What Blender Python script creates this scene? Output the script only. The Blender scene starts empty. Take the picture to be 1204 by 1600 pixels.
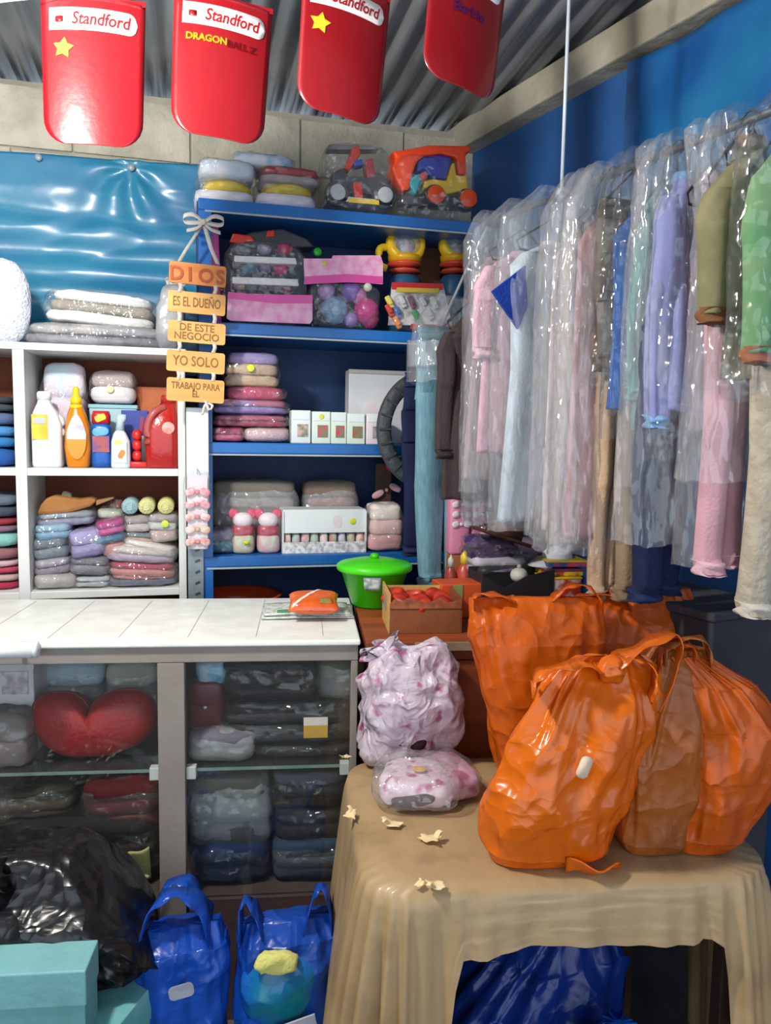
import bpy, bmesh, math, random
from mathutils import Vector, Matrix, noise, Euler

# ------------------------------------------------------------------ camera, world, lights
SC = bpy.context.scene
COL = SC.collection
PI = math.pi
F, CX, CY = 1200.0, 602.0, 800.0
YAW, PITCH, ROLL = math.radians(-14.3), math.radians(-5.7), math.radians(1.0)
EYE = Vector((0, 0, 1.5))
_f = Vector((-math.sin(YAW) * math.cos(PITCH), math.cos(YAW) * math.cos(PITCH), math.sin(PITCH)))
_r = Vector((math.cos(YAW), math.sin(YAW), 0))
_u = _r.cross(_f)
_r2 = _r * math.cos(ROLL) + _u * math.sin(ROLL)
_u2 = _u * math.cos(ROLL) - _r * math.sin(ROLL)
cam = bpy.data.cameras.new('camera')
cam.sensor_fit = 'VERTICAL'
cam.sensor_height = 36.0
cam.lens = 36.0 * F / 1600.0
cam.clip_start = 0.02
camo = bpy.data.objects.new('camera', cam)
COL.objects.link(camo)
camo.matrix_world = Matrix(((_r2.x, _u2.x, -_f.x, EYE.x), (_r2.y, _u2.y, -_f.y, EYE.y), (_r2.z, _u2.z, -_f.z, EYE.z), (0, 0, 0, 1)))
SC.camera = camo

SC.view_settings.view_transform = 'Standard'
SC.view_settings.look = 'None'
SC.view_settings.gamma = 1.0
SC.view_settings.use_curve_mapping = False
SC.view_settings.exposure = 0.4
try:
    SC.cycles.transparent_max_bounces = 32
    SC.cycles.max_bounces = 6
    SC.cycles.diffuse_bounces = 3
    SC.cycles.glossy_bounces = 2
    SC.cycles.transmission_bounces = 3
except Exception:
    pass

W = bpy.data.worlds.new('street_daylight')
SC.world = W
W.use_nodes = True
_bg = W.node_tree.nodes['Background']
_bg.inputs[0].default_value = (0.80, 0.90, 1.0, 1)
_bg.inputs[1].default_value = 1.7

def lamp_light(name, loc, power, radius, color, parent=None):
    l = bpy.data.lights.new(name, 'POINT')
    l.energy = power
    l.shadow_soft_size = radius
    l.color = color
    o = bpy.data.objects.new(name, l)
    COL.objects.link(o)
    o.location = loc
    if parent:
        o.parent = parent
    return o

LAMP = Vector((-0.55, 1.25, 2.45))
LAMP_POWER = 90.0

# ------------------------------------------------------------------ projection helpers (pixel of the 1204x1600 frame -> point)
def _ray(px, py):
    return _f + _r2 * ((px - CX) / F) - _u2 * ((py - CY) / F)
def at(px, py, Y):
    d = _ray(px, py); return EYE + d * ((Y - EYE.y) / d.y)
def atz(px, py, Z):
    d = _ray(px, py); return EYE + d * ((Z - EYE.z) / d.z)
def rect(x0, y0, x1, y1, Y):
    """centre x, bottom z, width, height of a pixel rectangle standing at depth Y"""
    a, b = at(x0, (y0 + y1) / 2, Y), at(x1, (y0 + y1) / 2, Y)
    c, d = at((x0 + x1) / 2, y0, Y), at((x0 + x1) / 2, y1, Y)
    return (a.x + b.x) / 2, d.z, b.x - a.x, c.z - d.z

# ------------------------------------------------------------------ materials
def hexc(h, k=1.0):
    h = h.lstrip('#')
    c = [int(h[i:i + 2], 16) / 255 for i in (0, 2, 4)]
    return tuple((x / 12.92 if x <= 0.04045 else ((x + 0.055) / 1.055) ** 2.4) * k for x in c) + (1.0,)
_MC = {}
def crinkle_bump(N, L, vec, strength, scale, prev, cheap=False):
    """sharp creases of crumpled plastic: distorted cells used as relief"""
    src = vec
    if not cheap:
        n = N.new('ShaderNodeTexNoise'); n.inputs['Scale'].default_value = scale * 0.5; n.inputs['Detail'].default_value = 1
        L.new(vec, n.inputs['Vector'])
        mx = N.new('ShaderNodeMix'); mx.data_type = 'VECTOR'; mx.inputs[0].default_value = 0.16
        L.new(vec, mx.inputs[4]); L.new(n.outputs['Color'], mx.inputs[5])
        src = mx.outputs[1]
    last = prev
    for sc, st in (((scale * 1.4, strength * 1.2),) if cheap else ((scale, strength), (scale * 2.3, strength * 0.6))):
        v = N.new('ShaderNodeTexVoronoi'); v.inputs['Scale'].default_value = sc
        L.new(src, v.inputs['Vector'])
        bp = N.new('ShaderNodeBump'); bp.inputs['Strength'].default_value = st; bp.inputs['Distance'].default_value = 0.35 / sc
        L.new(v.outputs['Distance'], bp.inputs['Height'])
        if last is not None:
            L.new(last.outputs['Normal'], bp.inputs['Normal'])
        last = bp
    return last
def M(c1, c2=None, scale=9.0, rough=0.55, bump=0.15, bscale=60.0, metal=0.0, coat=0.0, transl=0.0, spec=0.5, detail=4.0, stretch=None, lo=0.38, hi=0.62, pattern='noise', alpha=1.0, crinkle=0.0, crs=16.0):
    key = (crinkle, crs, c1, c2, scale, rough, bump, bscale, metal, coat, transl, spec, detail, stretch, lo, hi, pattern, alpha)
    if key in _MC:
        return _MC[key]
    m = bpy.data.materials.new('mat_' + c1.strip('#'))
    m.use_nodes = True
    N, L = m.node_tree.nodes, m.node_tree.links
    b = N['Principled BSDF']
    out = N['Material Output']
    tc = N.new('ShaderNodeTexCoord')
    mp = N.new('ShaderNodeMapping')
    if stretch:
        mp.inputs['Scale'].default_value = stretch
    L.new(tc.outputs['Object'], mp.inputs['Vector'])
    if pattern == 'voronoi':
        t = N.new('ShaderNodeTexVoronoi'); t.inputs['Scale'].default_value = scale; t.inputs['Randomness'].default_value = 1.0
        fac = t.outputs['Distance']
    elif pattern == 'wave':
        t = N.new('ShaderNodeTexWave'); t.inputs['Scale'].default_value = scale; t.inputs['Distortion'].default_value = 2.5; t.inputs['Detail'].default_value = 3
        fac = t.outputs['Fac']
    else:
        t = N.new('ShaderNodeTexNoise'); t.inputs['Scale'].default_value = scale; t.inputs['Detail'].default_value = detail
        fac = t.outputs['Fac']
    L.new(mp.outputs['Vector'], t.inputs['Vector'])
    r = N.new('ShaderNodeValToRGB')
    a = hexc(c1)
    z = hexc(c2) if c2 else tuple(x * 0.82 for x in a[:3]) + (1.0,)
    r.color_ramp.elements[0].color = a; r.color_ramp.elements[0].position = lo
    r.color_ramp.elements[1].color = z; r.color_ramp.elements[1].position = hi
    L.new(fac, r.inputs['Fac'])
    L.new(r.outputs['Color'], b.inputs['Base Color'])
    b.inputs['Roughness'].default_value = rough
    b.inputs['Metallic'].default_value = metal
    b.inputs['Coat Weight'].default_value = coat
    b.inputs['Coat Roughness'].default_value = 0.12
    b.inputs['Specular IOR Level'].default_value = spec
    bp = None
    if bump > 0:
        n2 = N.new('ShaderNodeTexNoise'); n2.inputs['Scale'].default_value = bscale; n2.inputs['Detail'].default_value = 2
        L.new(mp.outputs['Vector'], n2.inputs['Vector'])
        bp = N.new('ShaderNodeBump'); bp.inputs['Strength'].default_value = bump; bp.inputs['Distance'].default_value = 0.01
        L.new(n2.outputs['Fac'], bp.inputs['Height'])
        last = bp
        if crinkle > 0:
            last = crinkle_bump(N, L, tc.outputs['Object'], crinkle, crs, bp)
        L.new(last.outputs['Normal'], b.inputs['Normal'])
    sh = b.outputs['BSDF']
    if transl > 0:
        tr = N.new('ShaderNodeBsdfTranslucent'); L.new(r.outputs['Color'], tr.inputs['Color'])
        mx = N.new('ShaderNodeMixShader'); mx.inputs[0].default_value = transl
        L.new(sh, mx.inputs[1]); L.new(tr.outputs[0], mx.inputs[2]); sh = mx.outputs[0]
    if alpha < 1:
        tp = N.new('ShaderNodeBsdfTransparent'); mx = N.new('ShaderNodeMixShader'); mx.inputs[0].default_value = alpha
        L.new(tp.outputs[0], mx.inputs[1]); L.new(sh, mx.inputs[2]); sh = mx.outputs[0]
    L.new(sh, out.inputs['Surface'])
    _MC[key] = m
    return m
def cloth(c, c2=None, **k):
    k.setdefault('rough', 0.85); k.setdefault('bump', 0.25); k.setdefault('bscale', 160); k.setdefault('spec', 0.2)
    return M(c, c2, **k)
def plast(c, c2=None, **k):
    k.setdefault('rough', 0.32); k.setdefault('bump', 0.04); k.setdefault('scale', 4)
    return M(c, c2, **k)
def bagfilm(c, c2=None, **k):
    k.setdefault('rough', 0.3); k.setdefault('bump', 0.35); k.setdefault('bscale', 22); k.setdefault('transl', 0.3); k.setdefault('scale', 5); k.setdefault('crinkle', 0.55); k.setdefault('crs', 13.0)
    return M(c, c2, **k)
def film(milk=0.06, gloss=0.22, rough=0.14, bump=0.5, bscale=26.0, tint='#ffffff', stretch=None, crinkle=0.45):
    key = ('film', crinkle, milk, gloss, rough, bump, bscale, tint, stretch)
    if key in _MC:
        return _MC[key]
    m = bpy.data.materials.new('clear_film')
    m.use_nodes = True
    N, L = m.node_tree.nodes, m.node_tree.links
    N.remove(N['Principled BSDF'])
    out = N['Material Output']
    tp = N.new('ShaderNodeBsdfTransparent'); tp.inputs[0].default_value = hexc(tint)
    df = N.new('ShaderNodeBsdfDiffuse'); df.inputs[0].default_value = (0.85, 0.87, 0.9, 1)
    gl = N.new('ShaderNodeBsdfGlossy'); gl.inputs['Roughness'].default_value = rough
    tc = N.new('ShaderNodeTexCoord'); mp = N.new('ShaderNodeMapping')
    if stretch:
        mp.inputs['Scale'].default_value = stretch
    L.new(tc.outputs['Object'], mp.inputs['Vector'])
    nz = N.new('ShaderNodeTexNoise'); nz.inputs['Scale'].default_value = bscale; nz.inputs['Detail'].default_value = 1
    L.new(mp.outputs['Vector'], nz.inputs['Vector'])
    bp = N.new('ShaderNodeBump'); bp.inputs['Strength'].default_value = bump; bp.inputs['Distance'].default_value = 0.02
    L.new(nz.outputs['Fac'], bp.inputs['Height'])
    lb_ = crinkle_bump(N, L, mp.outputs['Vector'], crinkle, bscale * 0.8, bp, True) if bump > 0 and crinkle > 0 else bp
    L.new(lb_.outputs[0], gl.inputs['Normal'])
    m1 = N.new('ShaderNodeMixShader'); m1.inputs[0].default_value = milk
    L.new(tp.outputs[0], m1.inputs[1]); L.new(df.outputs[0], m1.inputs[2])
    lw = N.new('ShaderNodeLayerWeight'); lw.inputs['Blend'].default_value = gloss
    mu = N.new('ShaderNodeMath'); mu.operation = 'MULTIPLY_ADD'; mu.inputs[1].default_value = 0.55; mu.inputs[2].default_value = 0.045
    L.new(lw.outputs['Facing'], mu.inputs[0])
    mn = N.new('ShaderNodeMath'); mn.operation = 'MINIMUM'; mn.inputs[1].default_value = 0.35
    L.new(mu.outputs[0], mn.inputs[0])
    m2 = N.new('ShaderNodeMixShader')
    L.new(mn.outputs[0], m2.inputs[0]); L.new(m1.outputs[0], m2.inputs[1]); L.new(gl.outputs[0], m2.inputs[2])
    L.new(m2.outputs[0], out.inputs['Surface'])
    _MC[key] = m
    return m
def emit(c, s):
    m = bpy.data.materials.new('lamp_glow'); m.use_nodes = True
    b = m.node_tree.nodes['Principled BSDF']
    b.inputs['Emission Color'].default_value = hexc(c); b.inputs['Emission Strength'].default_value = s
    return m
CLEAR = film(milk=0.025, gloss=0.16)
CLEAR2 = film(milk=0.055, gloss=0.2, bump=0.8, bscale=34.0)
HAZY = film(milk=0.22, gloss=0.25, bump=0.6, bscale=30.0)
DRAPE = film(milk=0.11, gloss=0.24, rough=0.10, bump=0.8, bscale=30.0, stretch=(1.2, 1.2, 0.5))
GLASS = film(milk=0.006, gloss=0.03, rough=0.02, bump=0.0, tint='#fbfdfc')

# ------------------------------------------------------------------ mesh helpers (geometry = (verts, faces))
def obj(name, geo, mat, parent=None, smooth=True, loc=None, rot=None, kind=None):
    v, f = geo
    me = bpy.data.meshes.new(name)
    me.from_pydata([tuple(p) for p in v], [], f)
    me.validate()
    bm = bmesh.new(); bm.from_mesh(me)
    bmesh.ops.recalc_face_normals(bm, faces=bm.faces)
    bm.to_mesh(me); bm.free()
    if smooth:
        for p in me.polygons:
            p.use_smooth = True
    me.materials.append(mat)
    o = bpy.data.objects.new(name, me)
    COL.objects.link(o)
    if parent:
        o.parent = parent
    if loc is not None:
        o.location = loc
    if rot is not None:
        o.rotation_euler = rot
    if kind:
        o['kind'] = kind
    return o
def tag(o, label, cat, group=None):
    o['label'] = label; o['category'] = cat
    if group:
        o['group'] = group
    return o
def T(name, label, cat, loc=(0, 0, 0), rz=0.0, group=None, rot=None):
    o = bpy.data.objects.new(name, None)
    o.empty_display_size = 0.05
    COL.objects.link(o)
    o.location = loc
    o.rotation_euler = rot if rot else (0, 0, rz)
    return tag(o, label, cat, group)
def struct(name, geo, mat, parent=None, smooth=False, **k):
    return obj(name, geo, mat, parent, smooth, kind='structure', **k)
def join(*gs):
    V, Fc = [], []
    for v, f in gs:
        n = len(V); V += list(v); Fc += [tuple(i + n for i in q) for q in f]
    return V, Fc
def tf(geo, loc=(0, 0, 0), rot=(0, 0, 0), sc=(1, 1, 1)):
    m = Matrix.Translation(loc) @ Euler(rot).to_matrix().to_4x4() @ Matrix.Diagonal((*sc, 1))
    return [m @ Vector(p) for p in geo[0]], geo[1]
def warp(geo, fn):
    return [Vector(fn(Vector(p))) for p in geo[0]], geo[1]
def box(x0, x1, y0, y1, z0, z1, bev=0.0):
    bm = bmesh.new()
    bmesh.ops.create_cube(bm, size=1)
    for v in bm.verts:
        v.co = Vector(((x0 + x1) / 2 + v.co.x * (x1 - x0), (y0 + y1) / 2 + v.co.y * (y1 - y0), (z0 + z1) / 2 + v.co.z * (z1 - z0)))
    if bev > 0:
        bmesh.ops.bevel(bm, geom=bm.edges[:], offset=bev, segments=2, affect='EDGES', profile=0.5)
    bm.verts.index_update()
    g = [v.co.copy() for v in bm.verts], [tuple(v.index for v in f.verts) for f in bm.faces]
    bm.free()
    return g
def cbox(w, d, h, bev=0.0, c=(0, 0, 0)):
    """box centred in x,y and standing on z"""
    return box(c[0] - w / 2, c[0] + w / 2, c[1] - d / 2, c[1] + d / 2, c[2], c[2] + h, bev)
def sgnp(x, e):
    return math.copysign(abs(x) ** e, x)
def loft(rings, seg=24, cap=True, disp=None):
    """rings: (z, cx, cy, rx, ry, e); e=1 ellipse, smaller = squarer"""
    V, Fc = [], []
    for (z, cx, cy, rx, ry, e) in rings:
        for i in range(seg):
            a = 2 * PI * i / seg
            V.append(Vector((cx + rx * sgnp(math.cos(a), e), cy + ry * sgnp(math.sin(a), e), z)))
    n = len(rings)
    for k in range(n - 1):
        for i in range(seg):
            j = (i + 1) % seg
            Fc.append((k * seg + i, k * seg + j, (k + 1) * seg + j, (k + 1) * seg + i))
    if disp:
        V = [disp(v, k // seg / max(1, n - 1), 2 * PI * (k % seg) / seg) for k, v in enumerate(V)]
    if cap:
        for k, off in ((0, 0), (n - 1, (n - 1) * seg)):
            c = sum((V[off + i] for i in range(seg)), Vector()) / seg
            V.append(c); ci = len(V) - 1
            for i in range(seg):
                Fc.append((off + i, off + (i + 1) % seg, ci))
    return V, Fc
def lathe(prof, seg=28, cap=True):
    return loft([(z, 0, 0, max(r, 1e-4), max(r, 1e-4), 1) for r, z in prof], seg, cap)
def interp(keys, n):
    """keys: list of tuples whose first entry is the parameter 0..1; smooth resample to n rows"""
    out = []
    for i in range(n):
        t = keys[0][0] + (keys[-1][0] - keys[0][0]) * i / (n - 1)
        for a, b in zip(keys, keys[1:]):
            if t <= b[0] + 1e-9:
                s = (t - a[0]) / max(1e-9, b[0] - a[0]); s = s * s * (3 - 2 * s)
                out.append(tuple(x + (y - x) * s for x, y in zip(a, b)))
                break
    return out
def tube(pts, r, seg=8, cap=True):
    pts = [Vector(p) for p in pts]
    V, Fc = [], []
    up = Vector((0, 0, 1))
    for i, p in enumerate(pts):
        d = (pts[min(i + 1, len(pts) - 1)] - pts[max(i - 1, 0)]).normalized()
        s = d.cross(up)
        if s.length < 1e-3:
            s = d.cross(Vector((0, 1, 0)))
        s.normalize(); q = s.cross(d)
        rr = r[i] if isinstance(r, (list, tuple)) else r
        for k in range(seg):
            a = 2 * PI * k / seg
            V.append(p + s * (rr * math.cos(a)) + q * (rr * math.sin(a)))
    n = len(pts)
    for i in range(n - 1):
        for k in range(seg):
            j = (k + 1) % seg
            Fc.append((i * seg + k, i * seg + j, (i + 1) * seg + j, (i + 1) * seg + k))
    if cap:
        Fc.append(tuple(range(seg))); Fc.append(tuple((n - 1) * seg + k for k in range(seg)))
    return V, Fc
def spline(pts, n):
    pts = [Vector(p) for p in pts]
    out = []
    m = len(pts) - 1
    for i in range(n):
        t = i / (n - 1) * m
        k = min(int(t), m - 1); s = t - k
        p0, p1, p2, p3 = pts[max(k - 1, 0)], pts[k], pts[k + 1], pts[min(k + 2, m)]
        out.append(0.5 * ((2 * p1) + (p2 - p0) * s + (2 * p0 - 5 * p1 + 4 * p2 - p3) * s * s + (3 * p1 - p0 - 3 * p2 + p3) * s ** 3))
    return out
def ribbon(pts, wdir, w, th=0.002):
    """flat strip along pts; wdir = width direction (vector or list), with thickness"""
    pts = [Vector(p) for p in pts]
    V, Fc = [], []
    n = len(pts)
    for i, p in enumerate(pts):
        wd = Vector(wdir[i] if isinstance(wdir, list) else wdir).normalized()
        ww = w[i] if isinstance(w, (list, tuple)) else w
        d = (pts[min(i + 1, n - 1)] - pts[max(i - 1, 0)]).normalized()
        nn = d.cross(wd).normalized() * (th / 2)
        V += [p - wd * ww / 2 - nn, p + wd * ww / 2 - nn, p + wd * ww / 2 + nn, p - wd * ww / 2 + nn]
    for i in range(n - 1):
        for k in range(4):
            j = (k + 1) % 4
            Fc.append((i * 4 + k, i * 4 + j, i * 4 + 4 + j, i * 4 + 4 + k))
    Fc += [(0, 1, 2, 3), tuple(4 * (n - 1) + k for k in (3, 2, 1, 0))]
    return V, Fc
def sheet(fn, nu, nv, th=0.0):
    """grid surface fn(u,v) -> Vector; th>0 gives it a back face offset along the normal"""
    P = [[Vector(fn(i / nu, j / nv)) for i in range(nu + 1)] for j in range(nv + 1)]
    V = [p for row in P for p in row]
    w = nu + 1
    Fc = [(j * w + i, j * w + i + 1, (j + 1) * w + i + 1, (j + 1) * w + i) for j in range(nv) for i in range(nu)]
    if th > 0:
        off = len(V)
        B = []
        for j in range(nv + 1):
            for i in range(nu + 1):
                du = P[j][min(i + 1, nu)] - P[j][max(i - 1, 0)]
                dv = P[min(j + 1, nv)][i] - P[max(j - 1, 0)][i]
                n = du.cross(dv)
                n = n.normalized() if n.length > 1e-12 else Vector((0, 0, 1))
                B.append(P[j][i] + n * th)
        V = V + B
        Fc += [tuple(off + k for k in reversed(q)) for q in Fc[:nu * nv]]
        edge = [i for i in range(w)] + [j * w + nu for j in range(1, nv + 1)] + [nv * w + i for i in range(nu - 1, -1, -1)] + [j * w for j in range(nv - 1, 0, -1)]
        for a, b in zip(edge, edge[1:] + edge[:1]):
            Fc.append((b, a, a + off, b + off))
    return V, Fc
def prism(outline, th):
    """outline in x,z facing -y; extruded th towards +y"""
    n = len(outline)
    V = [Vector((x, 0, z)) for x, z in outline] + [Vector((x, th, z)) for x, z in outline]
    Fc = [tuple(range(n)), tuple(range(2 * n - 1, n - 1, -1))] + [(i, (i + 1) % n, n + (i + 1) % n, n + i) for i in range(n)]
    return V, Fc
def nz(p, s, seed=0.0):
    return noise.noise(Vector((p.x * s + seed * 3.7, p.y * s - seed * 1.3, p.z * s + seed * 2.1)))
def ridge(p, s, seed=0.0):
    return 1 - 2 * abs(nz(p, s, seed))
def facet(p, s, seed=0.0):
    """crumpled-sheet relief: flat cells meeting in sharp creases, about -0.5..0.5"""
    d = noise.voronoi(Vector((p.x * s + seed, p.y * s + seed * 0.7, p.z * s - seed)))[0]
    return d[0] * 1.1 - 0.5
def pillow(w, d, h, e1=0.55, e2=0.45, nu=30, nv=14, cr=0.0, cs=12.0, seed=0.0, flat=True):
    """puffy packet standing on z=0"""
    V, Fc = [], []
    for j in range(nv + 1):
        b = -PI / 2 + PI * j / nv
        for i in range(nu):
            a = 2 * PI * i / nu
            cb = sgnp(math.cos(b), e1)
            p = Vector((w / 2 * cb * sgnp(math.cos(a), e2), d / 2 * cb * sgnp(math.sin(a), e2), h / 2 + h / 2 * sgnp(math.sin(b), e1)))
            if cr:
                n = Vector((p.x / w, p.y / d, (p.z - h / 2) / h)).normalized()
                k = nz(p, cs, seed) * 0.6 + 0.3 * ridge(p, cs * 1.9, seed + 5) + 0.6 * facet(p, cs * 1.3, seed)
                p = p + n * (cr * k)
                if flat and p.z < 0.0:
                    p.z = 0.0
            V.append(p)
    for j in range(nv):
        for i in range(nu):
            k = (i + 1) % nu
            Fc.append((j * nu + i, j * nu + k, (j + 1) * nu + k, (j + 1) * nu + i))
    return V, Fc
_TXT = {}
def text(s, size, mat, parent, loc, rot=(PI / 2, 0, 0), ext=0.0006, name='lettering', width=None, bold=0.0, shear=0.0):
    cu = bpy.data.curves.new('t', 'FONT')
    cu.body = s; cu.size = size; cu.extrude = ext; cu.align_x = 'CENTER'; cu.align_y = 'CENTER'; cu.resolution_u = 3; cu.offset = bold; cu.shear = shear
    cu.space_line = 0.85
    t = bpy.data.objects.new('t', cu)
    COL.objects.link(t)
    bpy.context.view_layer.update()
    dg = bpy.context.evaluated_depsgraph_get()
    me = bpy.data.meshes.new_from_object(t.evaluated_get(dg))
    bpy.data.objects.remove(t)
    me.name = name
    if width:
        xs = [v.co.x for v in me.vertices]
        k = width / max(1e-6, max(xs) - min(xs))
        for v in me.vertices:
            v.co.x *= k
    me.materials.clear(); me.materials.append(mat)
    o = bpy.data.objects.new(name, me)
    COL.objects.link(o)
    o.parent = parent; o.location = loc; o.rotation_euler = rot
    return o
def pill(w, h, r=None, n=6, left_round=True, right_round=True):
    r = min(r if r else h / 2, w / 2 * 0.999, h / 2 * 0.999)
    pts = []
    for cx, cz, a0, rd in ((w / 2 - r, h / 2 - r, 0, right_round), (-w / 2 + r, h / 2 - r, PI / 2, left_round), (-w / 2 + r, -h / 2 + r, PI, left_round), (w / 2 - r, -h / 2 + r, 1.5 * PI, right_round)):
        if rd:
            for i in range(n + 1):
                a = a0 + PI / 2 * i / n
                pts.append((cx + r * math.cos(a), cz + r * math.sin(a)))
        else:
            pts.append((math.copysign(w / 2, cx), math.copysign(h / 2, cz)))
    return pts

# ------------------------------------------------------------------ the room
struct('floor', box(-3.2, 2.6, -2.0, 3.2, -0.1, 0.0), M('#5d5a55', '#454340', scale=3, rough=0.8, bump=0.3))
wb = struct('wall_back', box(-3.2, 1.3, 3.0, 3.15, 0.0, 2.69), M('#a5a194', '#8d8a7e', scale=6, rough=0.95, bump=0.5, bscale=40))
BLK = M('#bdb8a8', '#a19d8e', scale=7, rough=0.95, bump=0.8, bscale=45, detail=8)
_r0 = random.Random(3)
for row, (z0, z1) in enumerate(((2.265, 2.466), (2.47, 2.672))):
    x = -1.79 + 0.2 * row
    while x < 1.05:
        g = box(x + 0.0025, min(x + 0.3975, 1.1), 2.992 - _r0.uniform(0, 0.003), 3.0, z0, z1 - _r0.uniform(0, 0.008), 0.004)
        obj('block', g, BLK, wb, smooth=False)
        x += 0.4
# right wall: runs towards the viewer from the corner, not quite square to the back wall
WC = Vector((1.09, 3.0, 0))
WANG = math.atan2(-0.97, 0.24)
WR = Euler((0, 0, WANG)).to_matrix()
def wallp(s, off, z):
    """point s metres along the right wall from the corner, off metres into the room"""
    return WC + WR @ Vector((s, -off, 0)) + Vector((0, 0, z))
wr = struct('wall_right', box(0, 4.2, 0.0, 0.14, 0, 2.72), M('#2a62a6', '#21508c', scale=2.2, rough=0.55, bump=0.25, bscale=12), loc=WC, rot=(0, 0, WANG))
struct('wall_left', box(-3.2, -3.06, -2.0, 3.0, 0, 2.9), M('#8f8d84', '#7b796f', scale=5, rough=0.95, bump=0.4))
tr = struct('trim_1', box(-0.05, 4.2, -0.075, 0.02, 2.615, 2.72, 0.006), M('#b3ad9c', '#978f7c', scale=5, rough=0.9, bump=0.4, bscale=30), loc=WC, rot=(0, 0, WANG))
# corrugated zinc roof: one object for each sheet
def roofz(y):
    return 2.715 + 0.035 * (3.0 - y)
ceil = bpy.data.objects.new('ceiling', None); COL.objects.link(ceil); ceil['kind'] = 'structure'
ZINC = M('#a3a8ad', '#7d8388', scale=2.5, rough=0.42, bump=0.2, bscale=18, metal=0.55, stretch=(4, 0.6, 1))
def roof_sheet():
    nu, wv, pitch = 66, 11, 0.08
    def fn(u, v):
        x = u * wv * pitch
        y = 3.2 - 5.4 * v
        return (x, y, roofz(y) + 0.013 * math.cos(2 * PI * x / pitch))
    return sheet(fn, nu, 12, 0.001)
_g = roof_sheet()
_first = None
for k in range(6):
    if _first is None:
        _first = o = obj('roof_sheet', _g, ZINC, ceil)
    else:
        o = _first.copy(); COL.objects.link(o)
    o.location = (-2.9 + 0.84 * k, 0, 0.004 * (k % 2))
WOOD_D = M('#6b4a30', '#4f3522', scale=3, rough=0.75, stretch=(1, 8, 8))
for k, y in enumerate((1.35, 0.1)):
    struct('trim_%d' % (k + 2), box(-3.1, 1.9, y - 0.03, y + 0.03, roofz(y) - 0.09, roofz(y) - 0.016, 0.003), WOOD_D)

# ------------------------------------------------------------------ hanging lamp (out of the frame at upper left, lights the shop)
lm = T('hanging_bulb', 'white bulb hanging on a cable beside the red pennants', 'lamp', LAMP)
obj('cable', tube([(0, 0, 0.06), (0, 0, roofz(LAMP.y) - LAMP.z - 0.01)], 0.004, 6), plast('#e8e8e8'), lm)
obj('socket', lathe([(0.016, 0.02), (0.02, 0.03), (0.02, 0.07), (0.008, 0.085)]), plast('#f2f2ee'), lm)
bulb = obj('bulb', lathe([(0.002, -0.075), (0.02, -0.07), (0.032, -0.05), (0.036, -0.03), (0.03, -0.005), (0.018, 0.02)]), emit('#fff6e6', 6.0), lm)
bulb.visible_shadow = True
lamp_light('bulb_light', (0, 0, -0.15), LAMP_POWER, 0.07, (1.0, 0.955, 0.88), lm)

# ------------------------------------------------------------------ blue plastic sheets on the walls
TARP = M('#2f84a8', '#2673a0', scale=3, rough=0.3, bump=0.2, bscale=9, transl=0.15, coat=0.15)
def tarp_left(u, v):
    x = -1.45 + 1.52 * u
    top = 2.432 + 0.03 * (x + 0.6)
    z = top - (top - 1.70) * v
    p = Vector((x, 0, z))
    nx, nzz = at(205, 262, 2.95).x, at(205, 262, 2.95).z
    dx, dz = x - nx, nzz - z
    dist = math.hypot(dx, dz)
    ang = math.atan2(dz, dx)
    d = 0.012 * math.exp(-dist * 4.0) * math.sin(ang * 7 + 0.6 + 2.5 * nz(p, 5, 6)) * min(1, dist * 14)
    d += 0.013 * math.sin(z * 44 + 1.0 * math.sin(x * 2.3) + 2.0 * nz(p, 1.6, 1)) * min(1, v * 2.2) * (0.6 + 0.4 * nz(p, 1.5, 4))
    d += 0.008 * nz(Vector((x * 0.6, 0, z)), 6, 2) + 0.004 * ridge(Vector((x * 0.5, 0, z * 1.6)), 8, 7)
    return (x, 2.95 - 0.012 - d, z)
tl = T('blue_tarpaulin', 'glossy wrinkled blue plastic sheet nailed below the concrete blocks', 'tarpaulin', (0, 0, 0))
obj('sheet', sheet(tarp_left, 130, 90, 0.0015), TARP, tl)
for px, py in ((205, 262), (60, 246)):
    q = at(px, py, 2.925)
    obj('nail_washer', tf(lathe([(0.012, 0), (0.012, 0.003), (0.004, 0.006)], 14), (q.x, q.y, q.z), (PI / 2, 0, 0)), plast('#9aa6ac'), tl)
def tarp_right(u, v):
    s = 0.90 + 2.6 * u
    z = 2.60 - 1.2 * v
    p = Vector((s, 0, z))
    k = s + 0.55 * (2.6 - z)
    d = 0.012 * math.sin(k * 22 + 2.2 * nz(p, 1.7, 3)) * (0.5 + 0.5 * nz(p, 1.3, 9)) + 0.016 * nz(p, 3.2, 11) + 0.004 * ridge(p, 8, 13)
    return wallp(s, 0.035 + d, z)
t2 = T('blue_tarpaulin', 'blue plastic sheet with slanting folds high on the wall behind the clothes', 'tarpaulin', (0, 0, 0))
obj('sheet', sheet(tarp_right, 120, 50, 0.0015), M('#2b86b4', '#1d5a9c', scale=2.2, rough=0.3, bump=0.2, bscale=8, transl=0.1, coat=0.1, lo=0.35, hi=0.65), t2)
_bt = [wallp(s, o, z) for z in (1.4, 2.6) for s, o in ((0.88, 0.002), (0.92, 0.002), (0.92, 0.05), (0.88, 0.05))]
obj('batten', (_bt, [(0, 1, 2, 3), (4, 5, 6, 7), (0, 1, 5, 4), (1, 2, 6, 5), (2, 3, 7, 6), (3, 0, 4, 7)]), M('#26558e', '#1d4474', rough=0.7), t2, smooth=False)

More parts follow.
